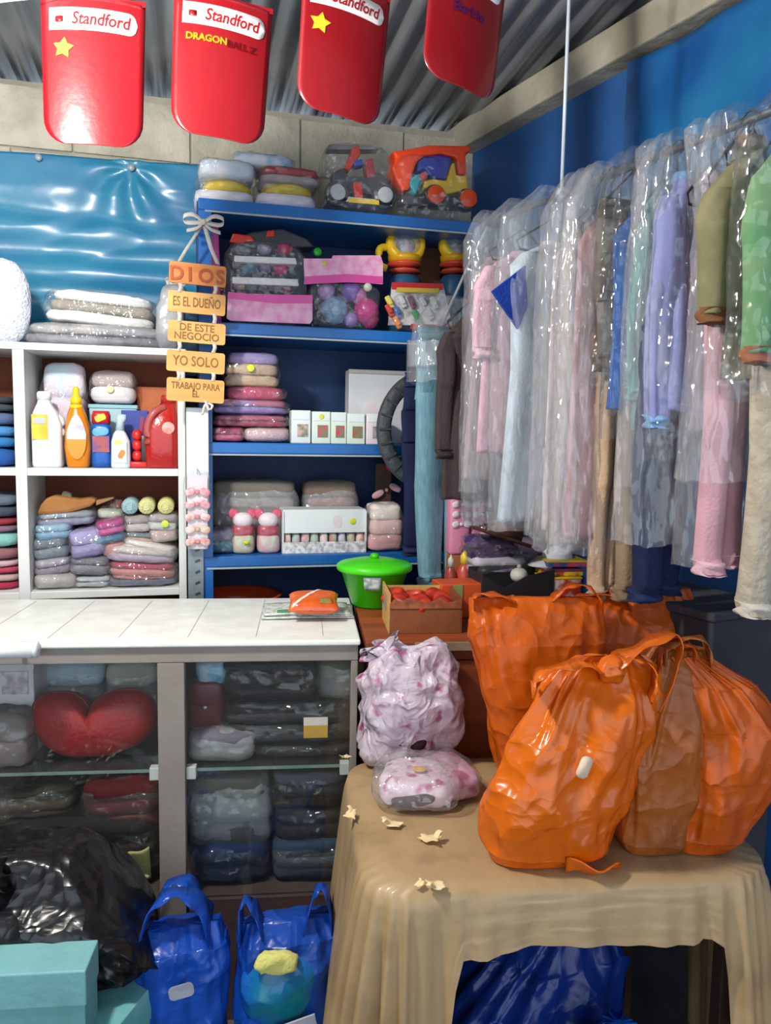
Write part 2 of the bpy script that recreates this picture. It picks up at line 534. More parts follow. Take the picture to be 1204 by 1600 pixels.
# ------------------------------------------------------------------ red pennants on a string
RED = M('#920d18', '#850a14', scale=3, rough=0.3, bump=0.05, coat=0.3)
WHT = plast('#f3ece8')
REDT = plast('#a5131c')
YEL = plast('#f2cf3a', '#e0b32a')
def pennant(loc, tilt, yaw, label, extras, name='pennant'):
    t = T(name, label, 'pennant', loc, rot=(math.radians(-4), math.radians(tilt), math.radians(yaw)), group='red pennants on the string')
    Wd, Hh, R = 0.212, 0.305, 0.055
    def bend(p):
        return (p.x, p.y + 1.6 * p.x * p.x, p.z)
    def fn(u, v):
        z = -Hh * v
        hw = Wd / 2
        if z < -(Hh - R):
            k = -(z + (Hh - R)); hw = Wd / 2 - R + math.sqrt(max(0, R * R - k * k))
        hw *= 1 - 0.06 * v
        return bend(Vector(((2 * u - 1) * hw, 0, z)))
    vs = lambda n: n
    def fn2(u, v):
        vv = v if v < 0.8 else 0.8 + 0.2 * math.sin((v - 0.8) / 0.2 * PI / 2)
        return fn(u, vv)
    obj('sheet', sheet(fn2, 16, 30, 0.0008), RED, t)
    st = obj('name_strip', warp(tf(sheet(lambda u, v: ((u - 0.5) * 0.178, -0.0016, (0.5 - v) * 0.046 * (1.0 if u < 0.9 else math.sqrt(max(0.0, 1 - ((u - 0.9) / 0.1) ** 2)) * 0.999 + 0.001)), 40, 2, 0.0005), (0.002, 0, -0.048), (0, math.radians(0), 0)), bend), WHT, t)
    w = text('Standford', 0.036, REDT, t, (0, 0, 0), width=0.118, bold=0.0006, shear=0.2)
    for v in w.data.vertices:
        x, z = v.co.x + 0.017, v.co.y - 0.048
        v.co = Vector((x, -0.0022 + 1.6 * x * x - v.co.z * 0.5, z))
    w.rotation_euler = (0, 0, 0)
    obj('emblem', warp(tf(prism(pill(0.017, 0.013, 0.003), 0.0005), (-0.066, -0.0022, -0.049)), bend), REDT, t)
    for kind, x, z, s, mt in extras:
        if kind == 'star':
            pts = []
            for i in range(10):
                a = PI / 2 + i * PI / 5; r = s if i % 2 == 0 else s * 0.55
                pts.append((r * math.cos(a), r * math.sin(a)))
            obj('star', warp(tf(prism(pts, 0.0006), (x, -0.0018, z), (0, math.radians(8), 0)), bend), mt, t, smooth=False)
        else:
            w = text(kind, s, mt, t, (0, 0, 0), bold=0.0008)
            for v in w.data.vertices:
                xx, zz = v.co.x + x, v.co.y + z
                v.co = Vector((xx, -0.0018 + 1.6 * xx * xx, zz))
            w.rotation_euler = (0, 0, 0)
    obj('fold_tape', warp(box(-0.106, 0.106, -0.0022, 0.002, -0.004, 0.008), bend), RED, t, smooth=False)
    return t
PY = 1.8
P1, P2, P3, P4 = at(143, -6, PY), at(352, -6, PY), at(548, -30, PY), at(742, -64, PY)
pennant(P1, 0, -6, 'leftmost red pennant with one yellow star', [('star', -0.058, -0.108, 0.022, YEL)])
pennant(P2, 3.5, 4, 'second red pennant from the left, with yellow letters under its strip', [('DRAGON', -0.035, -0.098, 0.02, YEL), ('BALL Z', 0.04, -0.1, 0.02, plast('#8d0f1a'))])
pennant(P3, 5.5, 10, 'third red pennant from the left, yellow star close under its strip', [('star', -0.062, -0.112, 0.024, YEL)])
pennant(P4, 8, 14, 'rightmost red pennant, with small purple lettering', [('Barbie', 0.0, -0.125, 0.034, plast('#7a2a78'))])
sp = [at(-260, 40, PY), at(-60, 10, PY), P1 + Vector((0, 0, 0.004)), P2 + Vector((0, 0, 0.004)), P3 + Vector((0, 0, 0.004)), P4 + Vector((0, 0, 0.004)), at(860, -150, PY)]
tag(obj('pennant_string', tube(spline(sp, 40), 0.0022, 6), plast('#dfe3e6')), 'thin white string that the red pennants hang from', 'string')

# ------------------------------------------------------------------ blue shelving unit against the back wall
BY, BD = 2.55, 0.36                 # front depth and depth of the blue unit
BX0, BX1 = 0.03, 0.965
SZ = [at(332, 310, BY).z, at(360, 504, BY).z, at(330, 691, BY).z, at(330, 870, BY).z, 0.72]     # tops of the shelves
BLUE = M('#1767b4', '#135aa0', scale=3, rough=0.35, bump=0.1, bscale=14)
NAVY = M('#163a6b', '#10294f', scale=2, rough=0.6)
bu = T('blue_shelving', 'tall blue shelving unit full of toys and packs', 'shelf', (0, 0, 0))
for z in SZ:
    sh = obj('shelf', box(BX0, BX1, BY, BY + BD, z - 0.036, z, 0.004), BLUE, bu, smooth=False)
    obj('edge_tape', box(BX0 + 0.02, BX1 - 0.01, BY - 0.0015, BY + 0.004, z - 0.042, z - 0.0365), plast('#a9b3b8', rough=0.3), sh, smooth=False)
for x0, x9 in ((BX0, BX0 + 0.04), (BX1 - 0.022, BX1)):
    for y0 in (BY + 0.001, BY + BD - 0.04):
        obj('upright', box(x0, x9, y0, y0 + 0.04, 0, SZ[0] - 0.037), BLUE, bu, smooth=False)
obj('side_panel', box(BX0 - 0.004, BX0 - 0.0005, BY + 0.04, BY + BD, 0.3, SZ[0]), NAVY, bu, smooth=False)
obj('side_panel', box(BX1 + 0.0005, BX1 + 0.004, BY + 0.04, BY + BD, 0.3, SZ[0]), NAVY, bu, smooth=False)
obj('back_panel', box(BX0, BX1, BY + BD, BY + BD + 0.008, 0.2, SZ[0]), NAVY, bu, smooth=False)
# plastic cover on the upright and the bare slotted angle below it
x, z, w, h = rect(291, 637, 326, 792, BY - 0.02)
obj('white_cover', box(x - w / 2, x + w / 2, BY - 0.03, BY - 0.012, z, z + h, 0.003), plast('#e9eff3', '#dfe6ea'), bu, smooth=False)
x, z, w, h = rect(294, 850, 318, 1000, BY - 0.015)
sl = obj('slotted_angle', box(x - w / 2, x + w / 2, BY - 0.012, BY - 0.004, z, z + h), M('#8b969d', '#74808a', metal=0.4, rough=0.45), bu, smooth=False)
for k in range(9):
    zz = z + h - 0.02 - k * 0.036
    obj('slot', tf(prism(pill(0.018, 0.008), 0.001), (x + 0.006, BY - 0.0135, zz), (0, math.radians(-25), 0)), plast('#3c454c'), sl, smooth=False)

# ------------------------------------------------------------------ white shelving unit beside it
WY, WD = 2.60, 0.31
WXR0, WXR1 = at(278, 700, WY).x, at(290, 700, WY).x
WXM0, WXM1 = at(23, 700, WY).x, at(41, 700, WY).x
WXL = WXM0 - 0.52
WZ = [at(160, 540, WY).z, at(160, 732, WY).z, at(160, 922, WY).z]
WHITE = plast('#e6e8e6', '#dcdedb', rough=0.4)
BRN = M('#8a4a34', '#7c4230', scale=3, rough=0.85)
wu = T('white_shelving', 'white open shelving unit with brown back panels', 'shelf', (0, 0, 0))
for x0, x1 in ((WXR0, WXR1), (WXM0, WXM1), (WXL - 0.04, WXL)):
    obj('upright', box(x0, x1, WY, WY + WD, 0, WZ[0] - 0.022, 0.002), WHITE, wu, smooth=False)
obj('top', box(WXL - 0.04, WXR1 + 0.004, WY - 0.002, WY + WD, WZ[0] - 0.022, WZ[0], 0.002), WHITE, wu, smooth=False)
for z in WZ[1:] + [0.45]:
    for x0, x1 in ((WXM1, WXR0), (WXL, WXM0)):
        obj('shelf', box(x0, x1, WY + 0.002, WY + WD, z - 0.024, z, 0.002), WHITE, wu, smooth=False)
obj('back_panel', box(WXL, WXR1, WY + WD, WY + WD + 0.006, 0.1, WZ[0]), BRN, wu, smooth=False)

# ------------------------------------------------------------------ display counter
CA = Vector((-0.351, 1.92, 0)); CANG = math.radians(-8.3)
CR = Euler((0, 0, CANG)).to_matrix()
CTOP = 1.0
CL0, CL1, CDEP = -1.1, 0.762, 0.48
def cpt(u, v, z):
    return CA + CR @ Vector((u, v, 0)) + Vector((0, 0, z))
def cuv(px, py, v):
    """counter-local x and z seen at a pixel on the plane v metres behind the counter's front"""
    d = _ray(px, py); n = CR @ Vector((0, 1, 0)); p0 = cpt(0, v, 0)
    t = (p0 - EYE).dot(n) / d.dot(n)
    q = EYE + d * t
    return (CR.transposed() @ (q - CA)).x, q.z
GREY = M('#8f867f', '#857c75', scale=4, rough=0.5, bump=0.1)
ct = T('display_counter', 'long glass display counter with a white top and grey frame', 'counter', CA, CANG)
TOPM = M('#eef0ea', '#e2e4de', scale=14, rough=0.35, bump=0.12, bscale=30)
obj('top', box(CL0, CL1, -0.012, CDEP, CTOP - 0.014, CTOP, 0.004), TOPM, ct, smooth=False)
JO = plast('#a9aaa6')
for u in [CL0 + 0.12 + 0.165 * k for k in range(11)]:
    obj('seam', box(u, u + 0.0018, 0.03, CDEP - 0.03, CTOP, CTOP + 0.0006), JO, ct, smooth=False)
z_r = cuv(400, 1034, 0)[1]
obj('front_rail', box(CL0, CL1 - 0.005, 0.0, 0.03, z_r, CTOP - 0.0145, 0.002), GREY, ct, smooth=False)
obj('back_rail', box(CL0, CL1 - 0.005, CDEP - 0.03, CDEP - 0.005, z_r, CTOP - 0.0145, 0.002), GREY, ct, smooth=False)
p0, p1 = cuv(247, 1200, 0)[0], cuv(289, 1200, 0)[0]
for a, b, v0 in ((p0, p1, 0.0), (CL1 - 0.022, CL1 - 0.005, 0.0), (CL0, CL0 + 0.06, 0.0), (CL1 - 0.07, CL1 - 0.005, CDEP - 0.03), (CL0, CL0 + 0.06, CDEP - 0.03)):
    obj('post', box(a, b, v0 + 0.001, v0 + 0.029, 0.0, z_r - 0.0005, 0.002), GREY, ct, smooth=False)
zs = cuv(120, 1209, 0.02)[1]; zd = cuv(400, 1396, 0.03)[1]
GSH = film(milk=0.02, gloss=0.08, rough=0.02, bump=0.0, tint='#e6f2ec')
for a, b in ((CL0 + 0.06, p0), (p1, CL1 - 0.022)):
    obj('glass_pane', box(a, b, 0.008, 0.012, zd, z_r), GLASS, ct, smooth=False)
    obj('glass_shelf', box(a, b, 0.035, CDEP - 0.06, zs - 0.008, zs), GSH, ct, smooth=False)
    obj('shelf_edge', box(a, b, 0.0335, 0.0348, zs - 0.008, zs), M('#7d938a', '#6d837b', rough=0.2), ct, smooth=False)
    for u in (a + 0.012, b - 0.012):
        obj('shelf_clip', box(u - 0.012, u + 0.012, 0.013, 0.036, zs - 0.02, zs + 0.012, 0.002), plast('#d9dbd7'), ct, smooth=False)
obj('deck', box(CL0, CL1 - 0.01, 0.03, CDEP - 0.03, zd - 0.02, zd), M('#5c4a44', '#4c3d38', rough=0.7), ct, smooth=False)
obj('base_panel', box(CL0 + 0.06, CL1 - 0.07, 0.012, 0.024, 0.0, zd - 0.001), M('#5e4744', '#50403e', rough=0.6), ct, smooth=False)
obj('back_panel', box(CL0, CL1 - 0.01, CDEP - 0.03, CDEP - 0.022, 0.0, z_r), M('#57544f', '#494641', rough=0.8), ct, smooth=False)

# ------------------------------------------------------------------ wooden cabinet carrying on from the counter
KX0 = 0.775
kb = T('wooden_cabinet', 'reddish wooden cabinet at the right end of the counter', 'cabinet', CA, CANG)
WOODR = M('#9a4a26', '#7c3819', scale=2.6, rough=0.5, stretch=(1, 6, 9), detail=6)
obj('top', box(KX0, 1.49, -0.015, 0.56, CTOP - 0.03, CTOP - 0.004, 0.004), WOODR, kb, smooth=False)
obj('top_edge', box(KX0 + 0.12, 1.49, -0.02, -0.0155, CTOP - 0.028, CTOP - 0.006, 0.001), M('#9c8672', '#8a7461', rough=0.6), kb, smooth=False)
obj('body', box(KX0 + 0.01, 1.475, 0.015, 0.55, 0.0, CTOP - 0.031, 0.003), WOODR, kb, smooth=False)
obj('door', box(KX0 + 0.03, KX0 + 0.4, 0.002, 0.0145, 0.08, CTOP - 0.06, 0.004), WOODR, kb, smooth=False)
obj('door', box(KX0 + 0.41, 1.46, 0.002, 0.0145, 0.08, CTOP - 0.06, 0.004), WOODR, kb, smooth=False)

# ------------------------------------------------------------------ table in front with a draped cloth
TZ = 0.72
TA = Vector((0.287, 1.205, 0)); TANG = math.radians(-7.3)
TR = Euler((0, 0, TANG)).to_matrix()
TW, TD, TRAD = 0.76, 0.545, 0.085
def tpt(u, v, z=TZ):
    return TA + TR @ Vector((u, v, 0)) + Vector((0, 0, z))
tb = T('table', 'low square table hidden under the brown cloth', 'table', TA, TANG)
DW = M('#4b3524', '#3a2819', rough=0.7)
obj('table_top', loft([(TZ - 0.035, TW / 2, TD / 2, TW / 2 - 0.02, TD / 2 - 0.02, 0.3), (TZ - 0.012, TW / 2, TD / 2, TW / 2 - 0.02, TD / 2 - 0.02, 0.3)], 48), DW, tb, smooth=False)
for u in (0.06, TW - 0.06):
    for v in (0.06, TD - 0.06):
        obj('leg', cbox(0.035, 0.035, TZ - 0.036, 0.003, (u, v, 0)), DW, tb, smooth=False)
def cloth_perim(n):
    """outline of the table top, starting in the middle of the back edge; returns (point, outward, cornerness, side)"""
    pts = []
    segs = []
    W2, D2, R = TW / 2, TD / 2, TRAD
    cs = [(W2 - R, -D2 + R, -PI / 2), (W2 - R, D2 - R, 0), (-W2 + R, D2 - R, PI / 2), (-W2 + R, -D2 + R, PI)]
    L = []
    for k, (cx, cy, a0) in enumerate(cs):
        for i in range(25):
            a = a0 + PI / 2 * i / 24
            L.append((Vector((cx + R * math.cos(a), cy + R * math.sin(a), 0)), Vector((math.cos(a), math.sin(a), 0)), k))
        nx = cs[(k + 1) % 4]
        a1 = a0 + PI / 2
        s = Vector((cx + R * math.cos(a1), cy + R * math.sin(a1), 0)); e = Vector((nx[0] + R * math.cos(a1), nx[1] + R * math.sin(a1), 0))
        m = 44
        for i in range(1, m):
            L.append((s.lerp(e, i / m), Vector((math.cos(a1), math.sin(a1), 0)), k + 0.5))
    return L
_per = cloth_perim(0)
_np = len(_per)
CLM = M('#a98d66', '#7f6544', scale=7, lo=0.52, hi=0.78, detail=7, rough=0.5, bump=0.3, bscale=24, coat=0.1)
tc_ = T('tablecloth', 'brown plastic cloth draped over the low table', 'tablecloth', TA, TANG)
def sstep(x):
    x = max(0.0, min(1.0, x)); return x * x * (3 - 2 * x)
def drape():
    V, Fc = [], []
    rows = 26
    C0 = Vector((TW / 2, TD / 2, 0))
    # top: concentric rings from the centre out
    tops = 7
    for j in range(tops + 1):
        s = j / tops
        for p, n, k in _per:
            q = p * s
            zz = TZ + 0.0012 * nz(q, 18, 2) * 2 + (0.002 * ridge(q, 7, 5) if 0.2 < s else 0)
            V.append(C0 + q + Vector((0, 0, zz)) - (Vector((0, 0, 0.006)) if j == tops else Vector()))
    for i, (p, n, k) in enumerate(_per):
        pass
    for j in range(1, rows + 1):
        t = j / rows
        for i, (p, n, k) in enumerate(_per):
            u, v = p.x + TW / 2, p.y + TD / 2
            front = 1.0 if (n.y < -0.7) else 0.0
            # how far the cloth hangs here
            dl = min(math.hypot(u, v), 9) ; dr = math.hypot(TW - u, v)
            if n.y < -0.3:
                drop = 0.10 + 0.02 * nz(p, 5, 3) + 0.57 * sstep((0.165 - u) / 0.07) + 0.52 * sstep((u - TW + 0.13) / 0.08)
            elif n.x < -0.3:
                drop = 0.60 + 0.05 * math.exp(-((v / 0.15) ** 2))
            elif n.x > 0.3:
                drop = 0.55
            else:
                drop = 0.12 + 0.4 * math.exp(-((u / 0.1) ** 2))
            corner = math.exp(-(min(math.hypot(u - 0.03, v - 0.03), math.hypot(TW - u - 0.03, v - 0.03)) / 0.12) ** 2)
            s = i / _np * 2 * PI
            fold = math.sin(s * 61 + 1.5 * math.sin(s * 7)) * (0.25 + corner * 1.0) + 0.5 * math.sin(s * 23 + 1)
            out = 0.004 + 0.012 * math.sqrt(t) + (0.016 + 0.03 * corner) * t * (1 + 0.5 * fold) * (1.0 if drop > 0.2 else 0.4) + 0.011 * fold * t ** 0.6 * (0.4 + corner)
            if n.x < -0.3:
                out += 0.035 * t
            q = Vector((p.x, p.y, 0)) + n * out
            zz = TZ - 0.008 - drop * t + 0.006 * nz(Vector((u, v, t)), 9, 8)
            V.append(C0 + q + Vector((0, 0, max(0.012, zz))))
    nr = tops + 1 + rows
    for j in range(nr - 1):
        for i in range(_np):
            k = (i + 1) % _np
            Fc.append((j * _np + i, j * _np + k, (j + 1) * _np + k, (j + 1) * _np + i))
    return V, Fc
obj('cloth', drape(), CLM, tc_)
# pale torn paper scraps on the cloth
PAP = M('#e8d3a4', '#d8bf8a', scale=20, rough=0.8)
_rs = random.Random(11)
def scrap(px, py, s, label):
    q = atz(px, py, TZ + 0.004)
    t = T('paper_scrap', label, 'scrap', (q.x, q.y, TZ + 0.0045), _rs.uniform(0, 6), group='torn paper scraps on the brown table')
    sd = _rs.uniform(0, 90)
    def fn(u, v):
        x, y = (u - 0.5) * s * (1 + 0.5 * nz(Vector((v * 3, 0, 0)), 1, sd)), (v - 0.5) * s * 0.7 * (1 + 0.5 * nz(Vector((u * 3, 1, 0)), 1, sd + 2))
        return (x, y, 0.0035 + 0.5 * s * max(0, (u - 0.45)) ** 1.6 + 0.003 * nz(Vector((x, y, 0)), 80, sd))
    obj('torn_sheet', sheet(fn, 8, 6, 0.0008), PAP, t)
    obj('curled_corner', tf(sheet(lambda u, v: ((u - 0.5) * s * 0.5, (v - 0.5) * s * 0.4 * (1 - 0.6 * u), 0.004 + s * 0.35 * math.sin(u * 2.4)), 6, 4, 0.0008), (s * 0.35, s * 0.2, 0), (0, 0, 1.1)), PAP, t)
for px, py, s, lb in ((612, 1290, 0.034, 'torn cream paper scrap just in front of the clear packet'), (672, 1313, 0.04, 'largest torn paper scrap, in the middle of the brown cloth'), (680, 1387, 0.032, 'torn paper scrap at the front edge of the brown cloth'),
                      (548, 1275, 0.03, 'torn paper scrap at the left rim of the brown cloth'), (540, 1186, 0.028, 'torn paper scrap by the back left corner of the brown table'), (655, 1385, 0.016, 'tiny torn paper scrap at the front edge of the cloth')):
    scrap(px, py, s, lb)

# ------------------------------------------------------------------ shared builders for goods
def polypx(root, pts, Y, th, mat, name, parent=None, smooth=False, bev=0.0):
    """outline given in photo pixels at depth Y, turned into a solid th thick, local to root"""
    o = root.location
    out = []
    for px, py in pts:
        q = at(px, py, Y); out.append((q.x - o.x, q.z - o.z))
    g = tf(prism(out, th), (0, Y - o.y, 0))
    ob = obj(name, g, mat, parent or root, smooth)
    if bev:
        m = ob.modifiers.new('round', 'BEVEL'); m.width = bev; m.segments = 2; m.limit_method = 'ANGLE'
    return ob
def disc(r, th, mat, name, parent, loc, rx=PI / 2, rr=None, seg=22):
    """round disc facing the viewer (axis along y)"""
    return obj(name, tf(lathe([(r * 0.9, 0), (r, th * 0.25), (r, th * 0.75), (r * 0.9, th)], seg), (0, 0, 0), (rx, 0, 0)), mat, parent, loc=loc)
def pack(label, x0, y0, x1, y1, Y, depth, cols, zb=None, rz=0.0, cat='clothes pack', name='garment_pack', group=None, sticker=None, wrap=None, rx=0.0, ry=0.0, cr=0.006, seed=None):
    """folded garments (one layer for each colour) inside a clear bag; pixel rectangle of its front"""
    x, z, w, h = rect(x0, y0, x1, y1, Y)
    if zb is not None:
        h = z + h - zb; z = zb
    sd = seed if seed is not None else (x0 * 1.7 + y0)
    t = T(name, label, cat, (x, Y + depth / 2, z), rot=(math.radians(rx), math.radians(ry), math.radians(rz)), group=group)
    n = len(cols); hh = (h - 0.006) / n
    for i, c in enumerate(cols):
        mt = c if not isinstance(c, str) else cloth(c)
        k = 0.93 - 0.04 * ((i * 7) % 3)
        obj('folded_garment', tf(pillow(w * k, depth * k, hh * 1.12, 0.5, 0.4, 26, 10, cr, 26, sd + i), ((0.012 * w * ((i % 3) - 1)), 0, 0.003 + i * hh)), mt, t)
    wr_ = obj('wrapper', pillow(w, depth, h + 0.004, 0.62, 0.42, 40, 20, cr * 1.5, 30, sd + 9), wrap or CLEAR2, t)
    if sticker:
        sx, sz, c = sticker
        disc(0.012, 0.001, plast(c), 'price_sticker', t, (sx * w, -depth / 2 - 0.005, sz * h))
    return t
def loftobj(name, rings, mat, parent, seg=26, **k):
    return obj(name, loft(rings, seg), mat, parent, **k)

# ------------------------------------------------------------------ on top of the blue unit
zt = SZ[0]
YB = BY + 0.03
def plate_pack(label, x0, y0, x1, y1, zb, disc_c, soft, name='plate_pack'):
    x, z, w, h = rect(x0, y0, x1, y1, YB)
    h = z + h - zb
    t = T(name, label, 'toy pack', (x, YB + 0.11, zb), group='soft packs on top of the blue shelves')
    obj('soft_base', pillow(w, 0.2, h * 0.55, 0.5, 0.4, 30, 10, 0.004, 24, x0), M(soft, '#cfc9d6', rough=0.45), t)
    obj('disc', tf(lathe([(0.02, 0), (w * 0.40, 0.004), (w * 0.42, h * 0.28), (w * 0.36, h * 0.42), (0.02, h * 0.46)], 30), (0.01, -0.01, h * 0.5)), plast(disc_c), t)
    obj('wrapper', pillow(w * 1.02, 0.215, h * 1.04, 0.6, 0.4, 36, 14, 0.006, 30, x0 + 3), CLEAR, t)
    return t, z + 0
plate_pack('clear pack with a yellow disc at the left end of the top shelf', 304, 272, 398, 307, zt, '#e8c92a', '#e9e6ee')
plate_pack('clear pack with a yellow disc, right of its twin on the top shelf', 399, 276, 497, 314, zt, '#e8c92a', '#ded8e4')
z2 = zt + 0.075
pack('white soft pack lying on the left yellow disc pack', 309, 246, 402, 276, YB + 0.0, 0.18, [M('#eef0f6', '#c9dcec', scale=14)], zb=z2, cr=0.008)
pack('grey soft pack with red edge on the right yellow disc pack', 405, 258, 505, 285, YB + 0.0, 0.18, [cloth('#b0a6a4'), cloth('#b3272c')], zb=z2)
pack('white and light blue pack on the very top of the soft packs', 362, 238, 462, 262, YB + 0.06, 0.16, [M('#e6ecf6', '#7fb6dd', scale=18, lo=0.5, hi=0.7)], zb=z2 + 0.062, cr=0.008)

def toyroot(name, label, px, Y, z):
    q = at(px, 500, Y)
    return T(name, label, 'toy', (q.x, Y, z))
# grey and red toy tractor in a clear bag
t = toyroot('toy_tractor', 'grey and red toy tractor in a clear bag on the top shelf', 556, YB, zt)
t.location.z = zt
o = t.location
DG = plast('#4c4f55'); RDP = plast('#d9361f'); SIL = plast('#c9ccd0', rough=0.25)
polypx(t, [(512, 312), (612, 322), (612, 314), (512, 304)], YB + 0.02, 0.12, M('#d8d5dc', '#bcb7c4', rough=0.5), 'base_card')
polypx(t, [(545, 316), (592, 320), (592, 313), (545, 309)], YB + 0.012, 0.006, YEL, 'card_strip')
polypx(t, [(520, 300), (520, 268), (535, 262), (545, 275), (575, 276), (590, 268), (606, 280), (606, 305)], YB + 0.05, 0.06, DG, 'chassis', bev=0.004)
polypx(t, [(536, 262), (548, 240), (549, 230), (560, 226), (564, 240), (556, 252), (546, 266)], YB + 0.045, 0.05, RDP, 'boom', bev=0.004)
polypx(t, [(552, 250), (566, 248), (568, 258), (554, 260)], YB + 0.04, 0.04, plast('#2746a5'), 'piston', bev=0.003)
polypx(t, [(552, 284), (564, 284), (568, 312), (554, 310)], YB + 0.03, 0.05, RDP, 'ladder', bev=0.003)
polypx(t, [(570, 250), (582, 246), (588, 278), (574, 280)], YB + 0.05, 0.05, plast('#a32b3a'), 'cab', bev=0.004)
polypx(t, [(512, 226), (592, 226), (592, 233), (512, 233)], YB + 0.05, 0.05, plast('#8d9096'), 'canopy', bev=0.002)
for px, py in ((526, 303), (600, 307)):
    q = at(px, py, YB + 0.035)
    wh = disc(0.042, 0.03, DG, 'wheel', t, (q.x - o.x, 0.05, max(0.043, q.z - zt)))
    disc(0.026, 0.006, SIL, 'hub', wh, (0, -0.031, 0))
q0 = at(510, 320, YB); q1 = at(612, 222, YB)
obj('wrapper', tf(pillow(0.24, 0.17, 0.232, 0.45, 0.4, 40, 26, 0.006, 18, 4), ((q0.x + q1.x) / 2 - o.x, 0.075, 0.0)), CLEAR, t)
# orange, blue and yellow toy loader
t = toyroot('toy_loader', 'orange, yellow and blue toy loader in a clear bag on the top shelf', 678, YB, zt)
o = t.location
OR = plast('#ff4e17', '#f0430f'); BL = plast('#2a3fae'); YL = plast('#f5c825')
polypx(t, [(612, 236), (634, 233), (670, 226), (735, 227), (736, 236), (728, 238), (729, 272), (716, 272), (712, 246), (690, 240), (664, 243), (652, 252), (644, 272), (640, 296), (630, 298), (618, 280), (612, 262), (618, 246)], YB + 0.03, 0.09, OR, 'bucket_arm', bev=0.008)
polypx(t, [(652, 268), (653, 252), (664, 244), (686, 241), (704, 244), (707, 252), (702, 262), (696, 280), (672, 276), (664, 264)], YB + 0.035, 0.08, BL, 'cab', bev=0.008)
polypx(t, [(661, 292), (664, 281), (676, 279), (698, 282), (706, 254), (711, 254), (713, 273), (730, 274), (731, 296), (700, 303), (680, 300)], YB + 0.03, 0.09, YL, 'body', bev=0.006)
polypx(t, [(641, 292), (640, 282), (650, 272), (662, 270), (656, 288), (650, 304)], YB + 0.026, 0.06, plast('#35aeb4'), 'figure', bev=0.006)
q = at(664, 273, YB); disc(0.013, 0.02, plast('#e8645a'), 'lamp_knob', t, (q.x - o.x, 0.03, q.z - zt))
polypx(t, [(624, 318), (626, 304), (668, 298), (740, 304), (740, 326)], YB + 0.06, 0.05, DG, 'undercarriage', bev=0.004)
for px, py in ((677, 308), (727, 314)):
    q = at(px, py, YB + 0.03)
    wh = disc(0.038, 0.045, plast('#33343a'), 'wheel', t, (q.x - o.x, 0.05, max(0.039, q.z - zt)))
    disc(0.031, 0.008, plast('#f2531f'), 'hub', wh, (0, -0.046, 0))
obj('wrapper', tf(pillow(0.285, 0.17, 0.222, 0.4, 0.35, 40, 26, 0.006, 18, 8), (0.0, 0.08, 0.0)), CLEAR, t)

# ------------------------------------------------------------------ second blue shelf: toys
z1 = SZ[1]
x, z, w, h = rect(327, 347, 346, 506, BY + 0.03)
q = at(336, 500, BY + 0.05)
t = T('pink_roll', 'bright pink roll standing at the left end of the toy shelf', 'roll', (q.x, BY + 0.06, z1), rot=(math.radians(-2), math.radians(-1.5), 0))
obj('roll', lathe([(0.001, 0), (0.021, 0.0), (0.021, h - 0.003), (0.019, h), (0.006, h), (0.006, h - 0.02)]), cloth('#e06fb0', '#d65ea3', rough=0.6), t)
obj('paper_core', tf(lathe([(0.0055, h - 0.02), (0.0055, h + 0.002), (0.0045, h + 0.002)]), (0, 0, 0)), M('#b08a62'), t)
pack('maroon folded cloth pack behind the wooden sign on the toy shelf', 318, 432, 357, 506, BY + 0.10, 0.14, ['#5d1f33', '#4f1a2e'], zb=z1)
# toy kitchen set
CY0 = BY + 0.035
t = toyroot('toy_kitchen_set', 'clear bag of toy dishes with white bands and pink card, on the toy shelf', 421, CY0, z1)
o = t.location
PINKC = M('#f2b7d3', '#e88fbf', scale=30, rough=0.35); MAG = plast('#e552a6', '#dc3f99')
polypx(t, [(354, 497), (356, 458), (488, 462), (488, 500), (484, 506), (360, 501)], CY0 - 0.012, 0.008, PINKC, 'header_card')
polypx(t, [(356, 466), (356, 456), (400, 460), (488, 461), (488, 474), (430, 474)], CY0 - 0.0135, 0.0015, MAG, 'card_band')
for k, (ya, yb) in enumerate(((399, 409), (432, 443))):
    polypx(t, [(366 - 3 * k, yb), (366 - 3 * k, ya), (462 + 3 * k, ya + 4), (464 + 3 * k, yb + 4)], CY0 + 0.002, 0.11, plast('#f0efee'), 'white_tray', bev=0.003)
for px, py, r, c in ((444, 390, 0.028, '#c5345f'), (438, 423, 0.026, '#c43766'), (388, 421, 0.027, '#557f9a'), (414, 420, 0.022, '#8a78a8'), (380, 392, 0.028, '#6f6f80'), (412, 391, 0.026, '#9b97b0'), (376, 448, 0.02, '#b79a7a'), (412, 450, 0.024, '#6b4d7c'), (446, 452, 0.023, '#9a4a66')):
    q = at(px, py, CY0 + 0.04)
    obj('toy_dish', tf(lathe([(0.004, 0), (r * 0.8, 0.006), (r, r * 0.9), (r * 0.92, r * 1.1), (r * 0.5, r * 1.25), (0.004, r * 1.3)], 18), (q.x - o.x, 0.045, q.z - z1 - r * 0.6)), plast(c), t)
obj('wrapper', tf(pillow(0.27, 0.15, 0.272, 0.5, 0.4, 44, 30, 0.01, 20, 3), (-0.01, 0.066, 0.005)), CLEAR2, t)
